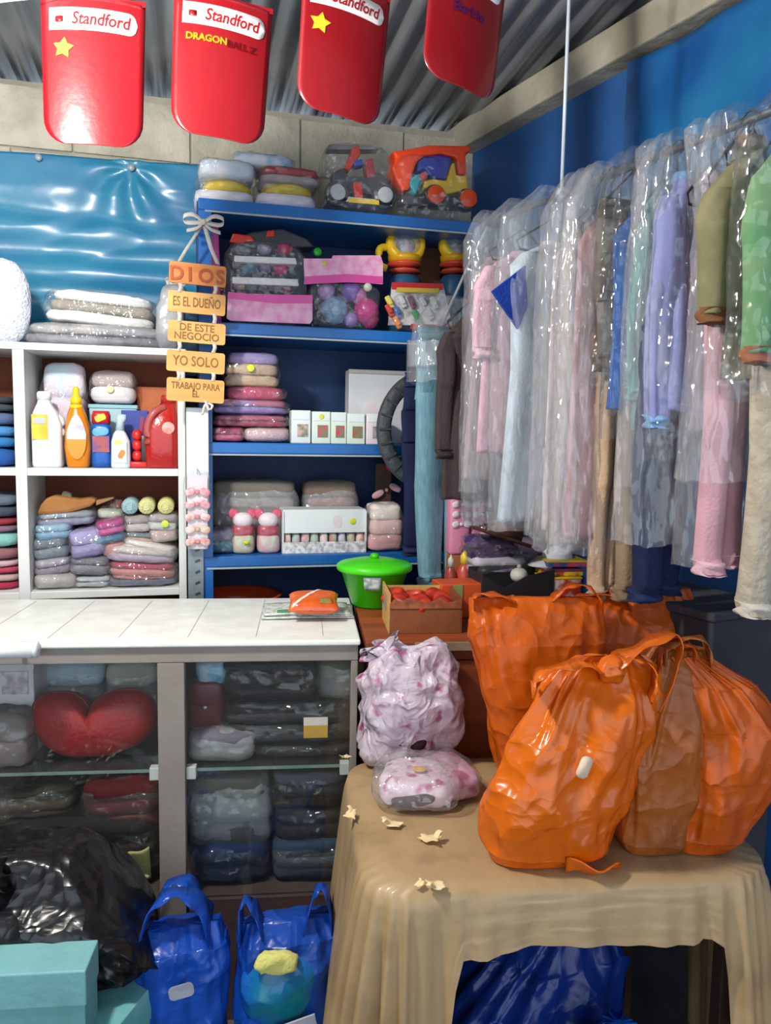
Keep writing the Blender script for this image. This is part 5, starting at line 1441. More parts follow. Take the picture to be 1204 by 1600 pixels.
obj('print', box(-w * 0.1, w * 0.4, -0.0635, -0.0622, hh * 0.66, hh * 0.9), M('#8d6d88', '#d6cfd0', scale=30), t, smooth=False)
cpack('brown grey bagged cloth in front of the white carton', -40, 1124, 42, 1206, 0.05, 0.1, ['#7a6a68', '#857a78'], zb=ZS)
# right bay, upper shelf
cpack('clear grey bag on the shelf below the dark red purse', 292, 1150, 398, 1206, 0.05, 0.16, ['#6f6c66', '#77707c'], zb=ZS, wrap=HAZY)
u, z, w, h = crect(292, 1072, 346, 1152, 0.08)
t = T('red_purse', 'dark red purse beside the grey post inside the counter', 'purse', cpt(u, 0.14, z + 0.004), CANG)
obj('body', pillow(w * 1.05, 0.08, h, 0.45, 0.5, 30, 16, 0.004, 14, 3), M('#641821', '#53121b', rough=0.4), t)
obj('flap', tf(pillow(w * 1.0, 0.05, h * 0.5, 0.4, 0.5, 26, 12), (0, -0.018, h * 0.5)), M('#5b141d', rough=0.4), t)
obj('clasp', tf(pillow(0.016, 0.01, 0.014, 1, 1, 12, 8), (0, -0.046, h * 0.46)), M('#9a8f86', metal=0.7, rough=0.3), t)
cpack('light blue and white pack at the top left of the right bay', 304, 1038, 352, 1074, 0.1, 0.1, [M('#a9bccd', '#3f8fb8', scale=20)], wrap=CLEAR)
cpack('lowest black folded pack on the glass shelf', 392, 1166, 560, 1206, 0.07, 0.2, [BLKC2], zb=ZS, wrap=DARKW)
cpack('black folded pack second from the bottom on the glass shelf', 346, 1134, 560, 1166, 0.07, 0.2, [BLKC, BLKC2], wrap=DARKW)
cpack('black bag in the middle of the stack inside the counter', 344, 1096, 556, 1136, 0.07, 0.2, [BLKC2, BLKC], wrap=DARKW)
cpack('topmost black bag right under the counter rail', 344, 1036, 500, 1098, 0.07, 0.2, [BLKC, BLKC, BLKC2], wrap=DARKW)
cpack('olive grey bag at the top right inside the counter', 498, 1036, 574, 1098, 0.08, 0.18, ['#5e5d4e', '#6c6a5c'], wrap=HAZY)
u, z, w, h = crect(474, 1124, 512, 1152, 0.06)
t = T('yellow_tag', 'yellow and white price tag on the black bags', 'tag', cpt(u, 0.055, z), CANG)
obj('card', box(-w / 2, w / 2, 0, 0.002, 0, h * 0.7, 0.001), plast('#d3a43c'), t, smooth=False)
obj('flap', tf(box(-w / 2, w / 2, 0, 0.002, 0, h * 0.45, 0.001), (0, 0, h * 0.7), (math.radians(-35), 0, 0)), M('#c9beb8'), t, smooth=False)
# lower level
ZD = zd + 0.001
cpack('dark red bagged cloth on the floor of the counter', 120, 1232, 248, 1300, 0.08, 0.22, [M('#6b1a1e', '#541418', scale=9), '#7a1f22', '#6b1a1e'], cr=0.014)
cpack('brown cloth under the glass shelf at the left', -30, 1238, 112, 1290, 0.1, 0.2, ['#5d4a3c', '#6b4f3b', '#4b4038'], cr=0.014)
cpack('charcoal cloth bag beneath the dark red cloth', -20, 1290, 248, 1390, 0.06, 0.26, [BLKC2, '#3a2a2c', '#2c2c2e'], zb=ZD, cr=0.012, wrap=DARKW)
cpack('large hazy grey bag in the lower right bay', 292, 1216, 424, 1330, 0.08, 0.2, ['#4d5052', '#64676a', '#5c5a55'], wrap=HAZY, cr=0.02)
cpack('dark navy cloth under the hazy grey bag', 292, 1328, 420, 1392, 0.06, 0.24, ['#182642', '#1d3056'], zb=ZD, cr=0.014, wrap=DARKW)
cpack('black pack high in the lower right bay', 424, 1214, 545, 1266, 0.08, 0.22, [BLKC, BLKC2, '#4c4a5c'], cr=0.012, wrap=DARKW)
cpack('dark brown pack in the lower right bay', 426, 1266, 545, 1322, 0.08, 0.22, ['#2b2523', '#332c29'], cr=0.012, wrap=DARKW)
cpack('slate blue pack lowest in the lower right bay', 422, 1322, 545, 1392, 0.06, 0.24, ['#263650', '#48545f', '#34465c'], zb=ZD, cr=0.012)
u, z, w, h = crect(368, 1196, 412, 1230, 0.3)
cpack('orange red cloth seen behind the grey bag', 366, 1196, 414, 1232, 0.3, 0.08, ['#b0452c'])

# ------------------------------------------------------------------ floor in front of the counter
def shoebox(label, x0, x1, ytop, yfront, Y, depth, cbody, clid, h=None, rz=CANG):
    a, b = at(x0, yfront, Y), at(x1, yfront, Y)
    w = b.x - a.x; H = a.z
    t = T('shoe_box', label, 'box', ((a.x + b.x) / 2, Y + depth / 2, 0.0), rz)
    n = max(1, int(round(H / 0.125)))
    return t, w, H
a, b = at(-110, 1522, 1.44), at(143, 1522, 1.44)
w = b.x - a.x; H = (a.z + b.z) / 2
for k in range(3):
    hk = H / 3
    t = T('shoe_box', ['lowest turquoise shoe box of the stack at the left', 'middle turquoise shoe box of the stack at the left', 'topmost turquoise shoe box of the stack at the left'][k], 'box', ((a.x + b.x) / 2, 1.44 + 0.045, hk * k), CANG, group='stacked turquoise shoe boxes')
    obj('body', cbox(w - 0.006, 0.084, hk - 0.002, 0.002), M('#6fa6a8', '#659b9d', rough=0.6), t, smooth=False)
    obj('lid', cbox(w, 0.09, hk * 0.42, 0.003, (0, 0, hk * 0.575)), M('#79b2b4', '#6fa6a8', rough=0.6), t, smooth=False)
q = at(196, 1568, 1.52)
t = T('shoe_box', 'turquoise shoe box lying low right of the stack', 'box', (q.x - 0.03, 1.56, 0.0), math.radians(-30))
obj('body', cbox(0.13, 0.22, q.z * 0.8, 0.002), M('#6fa6a8', '#659b9d', rough=0.6), t, smooth=False)
obj('lid', cbox(0.136, 0.226, q.z * 0.2, 0.002, (0, 0, q.z * 0.8)), M('#7fbabb', '#58a6a4', rough=0.6), t, smooth=False)
# black carton carrying the bin bag
q = at(120, 1492, 1.66)
zc = q.z
a, b = at(-150, 1500, 1.68), at(206, 1500, 1.68)
t = T('black_carton', 'black carton standing behind the turquoise boxes', 'box', ((a.x + b.x) / 2, 1.765, 0.0), CANG)
obj('body', cbox(b.x - a.x, 0.14, zc - 0.03, 0.003), M('#1c1d1f', '#161719', rough=0.6), t, smooth=False)
obj('lid', cbox(b.x - a.x + 0.004, 0.144, 0.028, 0.003, (0, 0, zc - 0.029)), M('#202124', rough=0.6), t, smooth=False)
# big black bin bag
a, b = at(-120, 1400, 1.62), at(246, 1400, 1.62)
ztop = at(60, 1328, 1.70).z
t = T('bin_bag', 'big crumpled shiny black plastic bag in front of the counter', 'bag', ((a.x + b.x) / 2, 1.70, zc + 0.001), CANG)
BIN = M('#17171a', '#101012', rough=0.28, bump=0.5, bscale=14, crinkle=0.7, crs=12.0)
def binshape():
    g = pillow(b.x - a.x, 0.24, ztop - zc, 0.75, 0.6, 110, 60, 0.0)
    W_ = b.x - a.x; H_ = ztop - zc
    def f(p):
        n = Vector((p.x / W_, p.y / 0.24, (p.z - H_ / 2) / H_)).normalized()
        q = Vector((p.x, p.y, p.z * 1.6 + p.x * 0.35))
        k = 0.024 * ridge(q, 6, 3) + 0.034 * facet(q, 11, 8) + 0.016 * facet(q, 24, 2) + 0.012 * nz(q, 5, 1)
        p = p + n * k
        p.z -= 3.2 * max(0.0, p.x) ** 2 * (p.z / H_)
        p.y -= 0.06 * max(0.0, 1 - p.z / H_)
        return (p.x, p.y, max(0.0, p.z))
    return warp(g, f)
obj('bag', binshape(), BIN, t)
obj('knotted_neck', tf(loft([(0, 0, 0, 0.03, 0.03, 1), (0.03, 0.004, 0, 0.016, 0.016, 1), (0.06, 0.01, 0, 0.035, 0.03, 1), (0.09, 0.02, 0, 0.05, 0.035, 1)], 40, disp=lambda v, s, an: v + Vector((0.01 * math.sin(an * 7) * s, 0.01 * math.cos(an * 6) * s, 0.012 * math.sin(an * 5) * s))), (-0.1, -0.06, ztop - zc - 0.03), (math.radians(60), 0, 0)), BIN, t)
u, z, w, h = crect(165, 1312, 236, 1362, -0.03)
t = T('yellow_cloth', 'pale yellow green cloth poking out beside the black bin bag', 'cloth', cpt(u, -0.045, z), CANG)
obj('cloth', tf(sheet(lambda p, q_: ((p - 0.5) * w * (0.35 + 0.65 * p), 0.012 * math.sin(p * 7) - 0.02 * q_, (q_ - 0.55) * h * (0.35 + 0.75 * p) + h * 0.5 + 0.006 * math.sin(p * 12)), 20, 12, 0.004), (0, 0, 0)), cloth('#a3a86a', '#8d935c'), t)
obj('hem', tube(spline([(-w * 0.2, -0.012, h * 0.35), (w * 0.1, -0.002, h * 0.2), (w * 0.48, -0.006, -h * 0.05)], 12), 0.004, 6), cloth('#b3b87c'), t)

# ------------------------------------------------------------------ carrier bags
def carrier(name, label, loc, keys, seg, mat, seed, rz=0.0, amp=0.016, group=None, cat='bag', handles=(), hmat=None, hw=0.05, contents=None, fine=1.0, ribs=1.0):
    """keys: (t, z, cx, cy, rx, ry, e) from the base up; handles: lists of points of loop straps"""
    t = T(name, label, cat, loc, rz, group)
    rows = interp(keys, 80)
    rings = [(k[1], k[2], k[3], k[4], k[5], k[6]) for k in rows]
    def dp(v, s, an):
        c = Vector((math.cos(an), math.sin(an), 0))
        q = Vector((math.cos(an) * 1.3, math.sin(an) * 1.3, v.z * 5.0))
        big = noise.noise(q * 1.4 + Vector((seed, 0, 0)))
        rib = 1 - 2 * abs(noise.noise(Vector((math.cos(an) * (1.6 + 2.2 * s) + v.z * 1.5, math.sin(an) * (1.6 + 2.2 * s), v.z * 2.0 + seed))))
        cre = facet(Vector((v.x + v.z * 0.45, v.y, v.z * 0.5)), 11, seed) + 0.35 * facet(Vector((v.x - v.z * 0.5, v.y, v.z * 0.6)), 24, seed + 4)
        k = amp * (0.9 * big + ribs * ((0.45 + 0.5 * s) * rib - 0.35) + 0.75 * fine * cre)
        k *= min(1.0, s * 6) * (1.0 if s < 0.86 else 0.7)
        p = v + c * k
        p.z = max(0.0, p.z + (0.004 * noise.noise(q * 3) if s > 0.1 else 0))
        return p
    obj('sack', loft(rings, seg, cap=True, disp=dp), mat, t)
    for hp in handles:
        pts = spline(hp, 22)
        n = len(pts)
        ws = [hw * (0.55 + 0.45 * abs(math.cos(PI * i / (n - 1)))) for i in range(n)]
        wd = [Vector((0.25, 1, 0.15 * math.sin(i))) for i in range(n)]
        obj('handle', ribbon([p + Vector((0, 0.004 * math.sin(i * 1.3), 0)) for i, p in enumerate(pts)], wd, ws, 0.0025), hmat or mat, t)
    return t
OBAG = bagfilm('#e8700f', '#dd640a', transl=0.35, rough=0.36, bump=0.3)
OBAG2 = bagfilm('#d8620e', '#c75409', transl=0.25, rough=0.4, bump=0.3)
FRO = bagfilm('#ee7812', '#e46c0c', transl=0.3, rough=0.27, bump=0.4, coat=0.2)
OG = 'orange plastic carrier bags on the brown table'
def tb_at(px, py):
    q = atz(px, py, TZ + 0.002); return Vector((q.x, q.y, TZ + 0.004))
# tall one at the back left
b0 = tb_at(836, 1222)
carrier('carrier_bag', 'tall orange carrier bag at the back left of the group', b0,
        [(0, 0.0, 0.01, 0, 0.085, 0.05, 0.6), (0.12, 0.03, 0.01, 0, 0.10, 0.066, 0.6), (0.45, 0.2, 0.0, 0, 0.125, 0.07, 0.6), (0.75, 0.33, -0.008, 0, 0.145, 0.055, 0.6), (0.92, 0.395, -0.01, 0, 0.15, 0.03, 0.6), (1, 0.425, -0.01, 0, 0.152, 0.008, 0.7)],
        150, OBAG, 3.0, rz=TANG, amp=0.013, group=OG, ribs=0.5, fine=1.2,
        handles=[[(-0.15, 0, 0.40), (-0.158, -0.01, 0.43), (-0.12, -0.01, 0.435), (-0.06, 0, 0.42)], [(0.02, 0.0, 0.42), (0.06, -0.008, 0.452), (0.11, -0.006, 0.445), (0.14, 0, 0.40)]], hmat=OBAG)
# back right
b1 = tb_at(985, 1205)
carrier('carrier_bag', 'orange carrier bag at the back, its top just under the hanging trousers', b1 + Vector((0.0, 0.05, 0)),
        [(0, 0.0, 0.02, 0, 0.09, 0.05, 0.6), (0.12, 0.03, 0.02, 0, 0.11, 0.066, 0.6), (0.5, 0.2, 0.02, 0, 0.135, 0.07, 0.6), (0.75, 0.31, 0.02, 0, 0.155, 0.06, 0.7), (0.92, 0.385, 0.03, 0, 0.14, 0.035, 0.8), (1, 0.425, 0.04, 0, 0.11, 0.01, 0.9)],
        150, OBAG2, 9.0, rz=TANG, amp=0.018, group=OG,
        handles=[[(-0.10, 0, 0.37), (-0.13, -0.02, 0.41), (-0.04, -0.03, 0.415), (0.0, -0.02, 0.38)], [(0.02, 0.0, 0.39), (0.06, -0.01, 0.43), (0.11, -0.006, 0.41), (0.11, 0, 0.35)]])
# right lobe
b2 = tb_at(1100, 1325)
carrier('carrier_bag', 'rightmost rust orange carrier bag, bulging to the right', b2 + Vector((0.01, 0.02, 0)),
        [(0, 0.0, -0.01, 0, 0.055, 0.05, 0.7), (0.1, 0.03, 0.0, 0, 0.08, 0.068, 0.75), (0.4, 0.15, 0.03, 0, 0.10, 0.08, 0.8), (0.65, 0.24, 0.04, 0, 0.098, 0.07, 0.85), (0.85, 0.32, 0.0, 0, 0.075, 0.05, 0.9), (1, 0.375, -0.06, 0, 0.035, 0.025, 1)],
        150, OBAG2, 17.0, rz=TANG, amp=0.017, group=OG, handles=[[(-0.05, -0.01, 0.36), (-0.06, -0.02, 0.40), (-0.11, -0.02, 0.395), (-0.12, -0.01, 0.35)]])
# brown box bag
b3 = tb_at(1010, 1322)
carrier('carrier_bag', 'orange carrier bag with a brown box inside, right of the front one', b3 + Vector((0.01, 0.012, 0)),
        [(0, 0.0, 0.0, 0, 0.058, 0.05, 0.5), (0.08, 0.02, 0, 0, 0.066, 0.06, 0.5), (0.5, 0.18, 0.012, 0, 0.078, 0.064, 0.5), (0.75, 0.28, 0.03, 0, 0.085, 0.058, 0.6), (0.9, 0.345, 0.04, 0, 0.07, 0.04, 0.8), (1, 0.385, 0.04, 0, 0.045, 0.02, 1)],
        150, bagfilm('#b4601e', '#96521f', transl=0.2, rough=0.42, scale=6, bump=0.3), 23.0, rz=TANG, amp=0.012, group=OG, handles=[[(0.0, -0.02, 0.36), (0.0, -0.035, 0.40), (0.07, -0.035, 0.41), (0.09, -0.02, 0.35)]])
# front one
b4 = tb_at(862, 1334)
tf_ = carrier('carrier_bag', 'glossy orange carrier bag with tied handles at the front', b4,
        [(0, 0.0, -0.02, 0, 0.10, 0.05, 0.75), (0.08, 0.02, -0.01, 0, 0.118, 0.066, 0.75), (0.35, 0.12, 0.012, 0, 0.132, 0.078, 0.8), (0.6, 0.23, 0.055, 0, 0.128, 0.06, 0.8), (0.8, 0.31, 0.08, 0, 0.115, 0.036, 0.8), (0.92, 0.355, 0.09, 0, 0.095, 0.022, 0.9), (1, 0.378, 0.098, 0, 0.062, 0.010, 1)],
        170, FRO, 31.0, rz=TANG, amp=0.024, group=OG,
        handles=[[(0.08, -0.01, 0.36), (0.02, -0.035, 0.375), (-0.05, -0.04, 0.36), (-0.06, -0.03, 0.325)], [(0.1, 0, 0.365), (0.15, -0.015, 0.40), (0.215, -0.01, 0.42), (0.225, 0.0, 0.37), (0.19, 0.0, 0.28)], [(0.1, -0.02, 0.37), (0.13, -0.03, 0.385), (0.165, -0.035, 0.36), (0.16, -0.03, 0.31)]], hw=0.07, fine=1.5, ribs=0.55)
obj('knot', tf(pillow(0.045, 0.04, 0.042, 0.9, 0.9, 24, 16, 0.012, 30, 3), (0.085, -0.03, 0.338)), FRO, tf_)
obj('lower_corner', tf(sheet(lambda u, v: (-0.0 + 0.10 * u, -0.07 - 0.03 * math.sin(u * 3) * v, 0.003 + 0.03 * v * (1 - 0.5 * u) + 0.005 * math.sin(u * 9)), 14, 8, 0.003), (0.0, 0, 0)), FRO, tf_)
obj('white_mark', tf(prism(pill(0.022, 0.04, 0.009), 0.002), (0.02, -0.088, 0.205), (0, 0.35, 0)), M('#e9cdb4'), tf_)
# grey carton behind the bags at the right
x, z, w, h = rect(1040, 930, 1260, 1100, 1.62)
t = T('grey_carton', 'dark grey cloth-covered carton behind the orange bags at the right', 'box', (1.19, 1.60, 0.0), WANG + PI / 2)
HG = at(1120, 930, 1.6).z
obj('body', cbox(0.24, 0.3, HG - 0.02, 0.006), M('#3f3d44', '#34333a', rough=0.9), t, smooth=False)
obj('lid', cbox(0.25, 0.31, 0.02, 0.005, (0, 0, HG - 0.0195)), M('#45434b', '#3a3840', rough=0.9), t, smooth=False)

# floral bags on the table
FLO = M('#d3c3d0', '#b05a88', scale=34, rough=0.3, bump=0.4, bscale=28, lo=0.6, hi=0.72, transl=0.15, detail=1.5, crinkle=0.8, crs=22.0)
fb = tb_at(640, 1188)
t = T('floral_bag', 'crumpled pale bag with magenta flowers standing at the back of the brown table', 'bag', fb + Vector((-0.008, 0.0, 0)), TANG)
ztop_ = at(640, 1012, fb.y).z - TZ
def floral():
    wv = 0.215
    g = pillow(wv, 0.14, ztop_, 0.7, 0.55, 90, 60, 0.0)
    def f(p):
        n = Vector((p.x / wv, p.y / 0.14, (p.z - ztop_ / 2) / ztop_)).normalized()
        k = 0.018 * ridge(p, 12, 5) + 0.03 * facet(p, 22, 9) + 0.014 * nz(p, 10, 1)
        p = p + n * k
        s = p.z / ztop_
        p.x = p.x * (1.0 - 0.22 * max(0, s - 0.5)) + 0.006
        return (p.x, p.y, max(0.0, p.z))
    return warp(g, f)
obj('sack', floral(), FLO, t)
obj('torn_opening', tf(pillow(0.075, 0.02, 0.036, 0.8, 0.8, 24, 12, 0.004, 40, 3), (-0.005, -0.066, 0.055), (0, 0.2, 0)), cloth('#3d2a2e'), t)
obj('bag_mouth', tf(loft([(0, 0, 0, 0.03, 0.02, 1), (0.02, -0.004, 0, 0.022, 0.014, 1), (0.045, -0.006, 0, 0.05, 0.02, 1)], 50, disp=lambda v, s, an: v + Vector((0.01 * math.sin(an * 7) * s, 0.006 * math.cos(an * 9) * s, 0.012 * math.sin(an * 5) * s))), (-0.045, 0.0, ztop_ - 0.035), (0, -0.5, 0)), FLO, t)
fp = tb_at(662, 1262)
t = T('floral_packet', 'clear packet of flowered cloth lying in front of the floral bag', 'packet', fp + Vector((0.0, 0.05, 0)), TANG - 0.25)
obj('folded_cloth', pillow(0.155, 0.15, 0.062, 0.6, 0.5, 44, 20, 0.008, 30, 5), M('#d8c3d0', '#a8507a', scale=34, rough=0.6, lo=0.55, hi=0.68, detail=1.5), t)
obj('dark_lining', tf(pillow(0.09, 0.03, 0.022, 0.7, 0.7, 24, 10, 0.004, 30, 6), (0.0, -0.073, 0.016), (0, -0.2, 0)), cloth('#4a3f48'), t)
disc(0.015, 0.001, plast('#e0a92a'), 'yellow_dot', t, (0.005, -0.02, 0.07), rx=0.0)
obj('wrapper', pillow(0.185, 0.19, 0.074, 0.6, 0.45, 60, 30, 0.01, 26, 8), film(milk=0.1, gloss=0.3, rough=0.1, bump=1.0, bscale=36.0), t)
pk_ = tb_at(712, 1250)
t = T('floral_packet', 'rose flowered packet squeezed between the clear packet and orange bags', 'packet', pk_ + Vector((0.0, 0.05, 0)), TANG + 0.2)
obj('folded_cloth', pillow(0.10, 0.15, 0.06, 0.6, 0.5, 40, 20, 0.008, 30, 15), M('#c79aae', '#a03a62', scale=28, rough=0.6, lo=0.5, hi=0.65, detail=1.5), t)
obj('wrapper', pillow(0.108, 0.165, 0.068, 0.6, 0.45, 50, 26, 0.008, 26, 18), CLEAR2, t)

# blue carrier bags on the floor
BBAG = bagfilm('#1f5fd0', '#1950ba', transl=0.35, rough=0.28, bump=0.35, coat=0.15)
BG = 'blue carrier bags on the floor before the counter'
qa = at(278, 1500, 1.62)
HB = at(278, 1440, 1.62).z
tl_ = carrier('carrier_bag', 'blue carrier bag on the floor, left of the pair', (qa.x, 1.62, 0.0),
        [(0, 0.0, 0, 0, 0.075, 0.06, 0.6), (0.1, 0.03, 0, 0, 0.09, 0.075, 0.65), (0.5, HB * 0.55, 0, 0, 0.098, 0.08, 0.7), (0.85, HB * 0.92, 0, 0, 0.092, 0.055, 0.75), (1, HB, 0, 0, 0.082, 0.02, 0.8)],
        150, BBAG, 41.0, amp=0.02, group=BG, ribs=0.3, fine=1.2, handles=[[(-0.075, -0.02, HB - 0.03), (-0.05, -0.03, HB + 0.06), (0.0, -0.03, HB + 0.085), (0.05, -0.03, HB + 0.05), (0.075, -0.02, HB - 0.04)], [(-0.07, 0.04, HB - 0.03), (-0.03, 0.045, HB + 0.05), (0.02, 0.045, HB + 0.06), (0.07, 0.04, HB - 0.03)]], hw=0.075)
obj('white_label', tf(prism(pill(0.05, 0.03, 0.01), 0.002), (0.008, -0.098, HB - 0.09), (0, -0.15, 0)), M('#a9adb8', '#969aa8'), tl_, smooth=False)
qb = at(448, 1500, 1.60)
HB2 = at(448, 1430, 1.60).z
t = carrier('carrier_bag', 'blue carrier bag on the floor holding a teal ball, right of the pair', (qb.x, 1.60, 0.0),
        [(0, 0.0, 0, 0, 0.09, 0.06, 0.6), (0.1, 0.03, 0, 0, 0.105, 0.075, 0.65), (0.5, HB2 * 0.55, 0, 0, 0.116, 0.08, 0.7), (0.85, HB2 * 0.92, 0, 0, 0.112, 0.055, 0.75), (1, HB2, 0, 0, 0.10, 0.02, 0.8)],
        150, BBAG, 47.0, amp=0.018, group=BG, ribs=0.3, fine=1.2, handles=[[(-0.1, -0.02, HB2 - 0.03), (-0.10, -0.02, HB2 + 0.055), (-0.075, -0.02, HB2 + 0.045), (-0.05, -0.02, HB2 - 0.02)], [(0.035, -0.02, HB2 - 0.02), (0.06, -0.02, HB2 + 0.06), (0.085, -0.02, HB2 + 0.055), (0.1, -0.02, HB2 - 0.03)]], hw=0.06)
obj('ball_bulge', tf(pillow(0.17, 0.09, 0.17, 0.9, 0.9, 40, 24, 0.012, 14, 2), (-0.02, -0.045, HB2 - 0.215)), bagfilm('#128e9c', '#1a62c4', transl=0.2, rough=0.25, scale=9, bump=0.2), t)
obj('yellow_lining', tf(pillow(0.085, 0.03, 0.042, 0.8, 0.7, 30, 16, 0.014, 34, 4), (-0.035, -0.078, HB2 - 0.072), (0, 0.12, 0)), cloth('#e4e08a', '#d3cf74'), t)
obj('white_label', tf(box(-0.045, 0.045, -0.002, 0.002, -0.016, 0.016), (0.005, -0.105, HB2 - 0.185), (0, -0.2, 0)), M('#b9bfd0', '#a9b0c4'), t, smooth=False)
qc = at(535, 1500, 1.66)
carrier('carrier_bag', 'blue bag mostly hidden behind the left fall of the tablecloth', (qc.x + 0.03, 1.70, 0.0),
        [(0, 0.0, 0, 0, 0.05, 0.05, 0.7), (0.1, 0.03, 0, 0, 0.06, 0.06, 0.7), (0.5, 0.2, 0, 0, 0.065, 0.06, 0.7), (1, at(530, 1460, 1.68).z, 0, 0, 0.04, 0.04, 0.9)], 60, BBAG, 53.0, amp=0.016, group=BG)
# under the table
carrier('carrier_bag', 'big dark blue sack lying under the table', (0.66, 1.44, 0.0),
        [(0, 0.0, 0, 0, 0.2, 0.12, 0.7), (0.2, 0.06, 0, 0, 0.24, 0.15, 0.7), (0.6, 0.26, 0.02, 0, 0.22, 0.14, 0.8), (0.85, 0.4, 0.1, 0, 0.14, 0.1, 0.9), (1, 0.5, 0.16, 0, 0.06, 0.05, 1)], 80, bagfilm('#16388f', '#122d77', transl=0.2, rough=0.3), 61.0, amp=0.03)
carrier('carrier_bag', 'bright blue bag at the front under the table', (0.73, 1.20, 0.0),
        [(0, 0.0, 0, 0, 0.1, 0.06, 0.7), (0.2, 0.06, 0, 0, 0.12, 0.07, 0.7), (0.6, 0.24, 0.0, 0, 0.11, 0.06, 0.8), (0.85, 0.34, 0.03, 0, 0.06, 0.04, 0.9), (1, 0.40, 0.05, 0, 0.02, 0.02, 1)], 80, bagfilm('#1f6fe0', '#1a5fca', transl=0.3, rough=0.28), 67.0, amp=0.022)

# ------------------------------------------------------------------ clothes rail along the right wall
RA, RD = Vector((1.02, 1.30, 0)), Vector((-0.25, 1.01, 0))
RZ = 2.10
RANG = math.atan2(0.24, 0.97)
def railz(t):
    return RZ - max(0.0, t - 0.80) * 1.15
def rp(t, z=0.0):
    return RA + RD * t + Vector((0, 0, z))
rl = T('clothes_rail', 'metal clothes rail hung on white cords along the blue wall', 'rail', (0, 0, 0))
obj('rail', tube([rp(-0.75, RZ), rp(0.80, RZ)], 0.008, 12), M('#5c6165', '#4d5256', metal=0.5, rough=0.5), rl)
obj('slack_rope', tube([rp(0.79, RZ), rp(0.9, railz(0.9)), rp(1.12, railz(1.12)), Vector((rp(1.2).x, BY - 0.004, railz(1.2)))], 0.005, 8), plast('#8d939a'), rl)
for tt in (0.50, -0.5):
    p = rp(tt, RZ)
    obj('cord', tube([p + Vector((0, 0, 0.012)), Vector((p.x, p.y, roofz(p.y) - 0.012))], 0.0045, 8), plast('#c9d2da'), rl)
    obj('cord_knot', tf(pillow(0.03, 0.03, 0.034, 1, 1, 14, 8), (p.x, p.y, RZ - 0.016)), plast('#c3ccd6'), rl)
WIRE = M('#3f4246', '#2c2e31', metal=0.5, rough=0.4)
def hanger_geo(hw, drop):
    """wire hanger, hook on the rail at local z=0"""
    hook = spline([(0.0, 0.016, -0.004), (0.0, 0.012, 0.012), (0.0, 0.0, 0.017), (0.0, -0.013, 0.008), (0.0, -0.008, -0.012), (0, 0, -0.022), (0, 0, -drop + 0.05)], 24)
    tri = [(0, 0, -drop + 0.05), (-hw, 0, -drop - 0.02), (-hw * 0.9, 0, -drop - 0.04), (hw * 0.9, 0, -drop - 0.04), (hw, 0, -drop - 0.02), (0, 0, -drop + 0.05)]
    return join(tube(hook, 0.0022, 6), tube(tri, 0.0028, 6))
def drapery(rows, seg, seed, nf=5, amp=0.25, capb=True):
    """hanging cloth: rows (z, cx, rx, ry); folds deepen downwards"""
    n = len(rows)
    keys = [(i / (n - 1),) + tuple(r) for i, r in enumerate(rows)]
    rs = interp(keys, 36)
    z0, z1_ = rows[0][0], rows[-1][0]
    def dp(v, s, an):
        k = amp * (0.25 + 0.75 * s) * (math.sin(an * nf + seed + 1.2 * math.sin(s * 3 + seed)) * 0.6 + 0.5 * noise.noise(Vector((math.cos(an) * 1.5 + seed, math.sin(an) * 1.5, s * 2.5))))
        i = min(int(round(s * 35)), 35)
        cx, rx, ry = rs[i][2], rs[i][3], rs[i][4]
        return Vector((cx + (v.x - cx) * (1 + 0.25 * k), v.y * (1 + 1.4 * k) + 0.006 * math.sin(s * 9 + seed), v.z + 0.006 * noise.noise(Vector((math.cos(an) * 2, seed, s * 2))) * s))
    return loft([(k[1], k[2], 0, k[3], k[4], 0.8) for k in rs], seg, True, dp)
def film_bag(hw, zt, zb, th, seed, cx=0.0):
    rows = [(zt + 0.02, 0, 0.05, 0.012), (zt, 0, 0.07, 0.02), (zt - 0.07, cx * 0.4, hw * 0.95, th * 0.75), (zt - 0.2, cx, hw, th), ((zt + zb) / 2, cx, hw * 1.02, th), (zb, cx, hw * 1.03, th * 1.05)]
    n = len(rows)
    rs = interp([(i / (n - 1),) + r for i, r in enumerate(rows)], 50)
    def dp(v, s, an):
        q = Vector((math.cos(an) * 2.2 + seed, math.sin(an) * 2.2, v.z * 3))
        q2 = Vector((math.cos(an) * 4 + seed, math.sin(an) * 4, v.z * 9))
        k = 0.5 * noise.noise(q) + 0.5 * (1 - 2 * abs(noise.noise(q2)))
        return Vector((v.x * (1 + 0.05 * k), v.y * (1 + 0.8 * k) + 0.007 * noise.noise(q * 2), v.z + 0.012 * noise.noise(q) * s))
    return loft([(k[1], k[2], 0, k[3], k[4], 0.75) for k in rs], 44, False, dp)
GR = 'clothes on hangers on the rail'
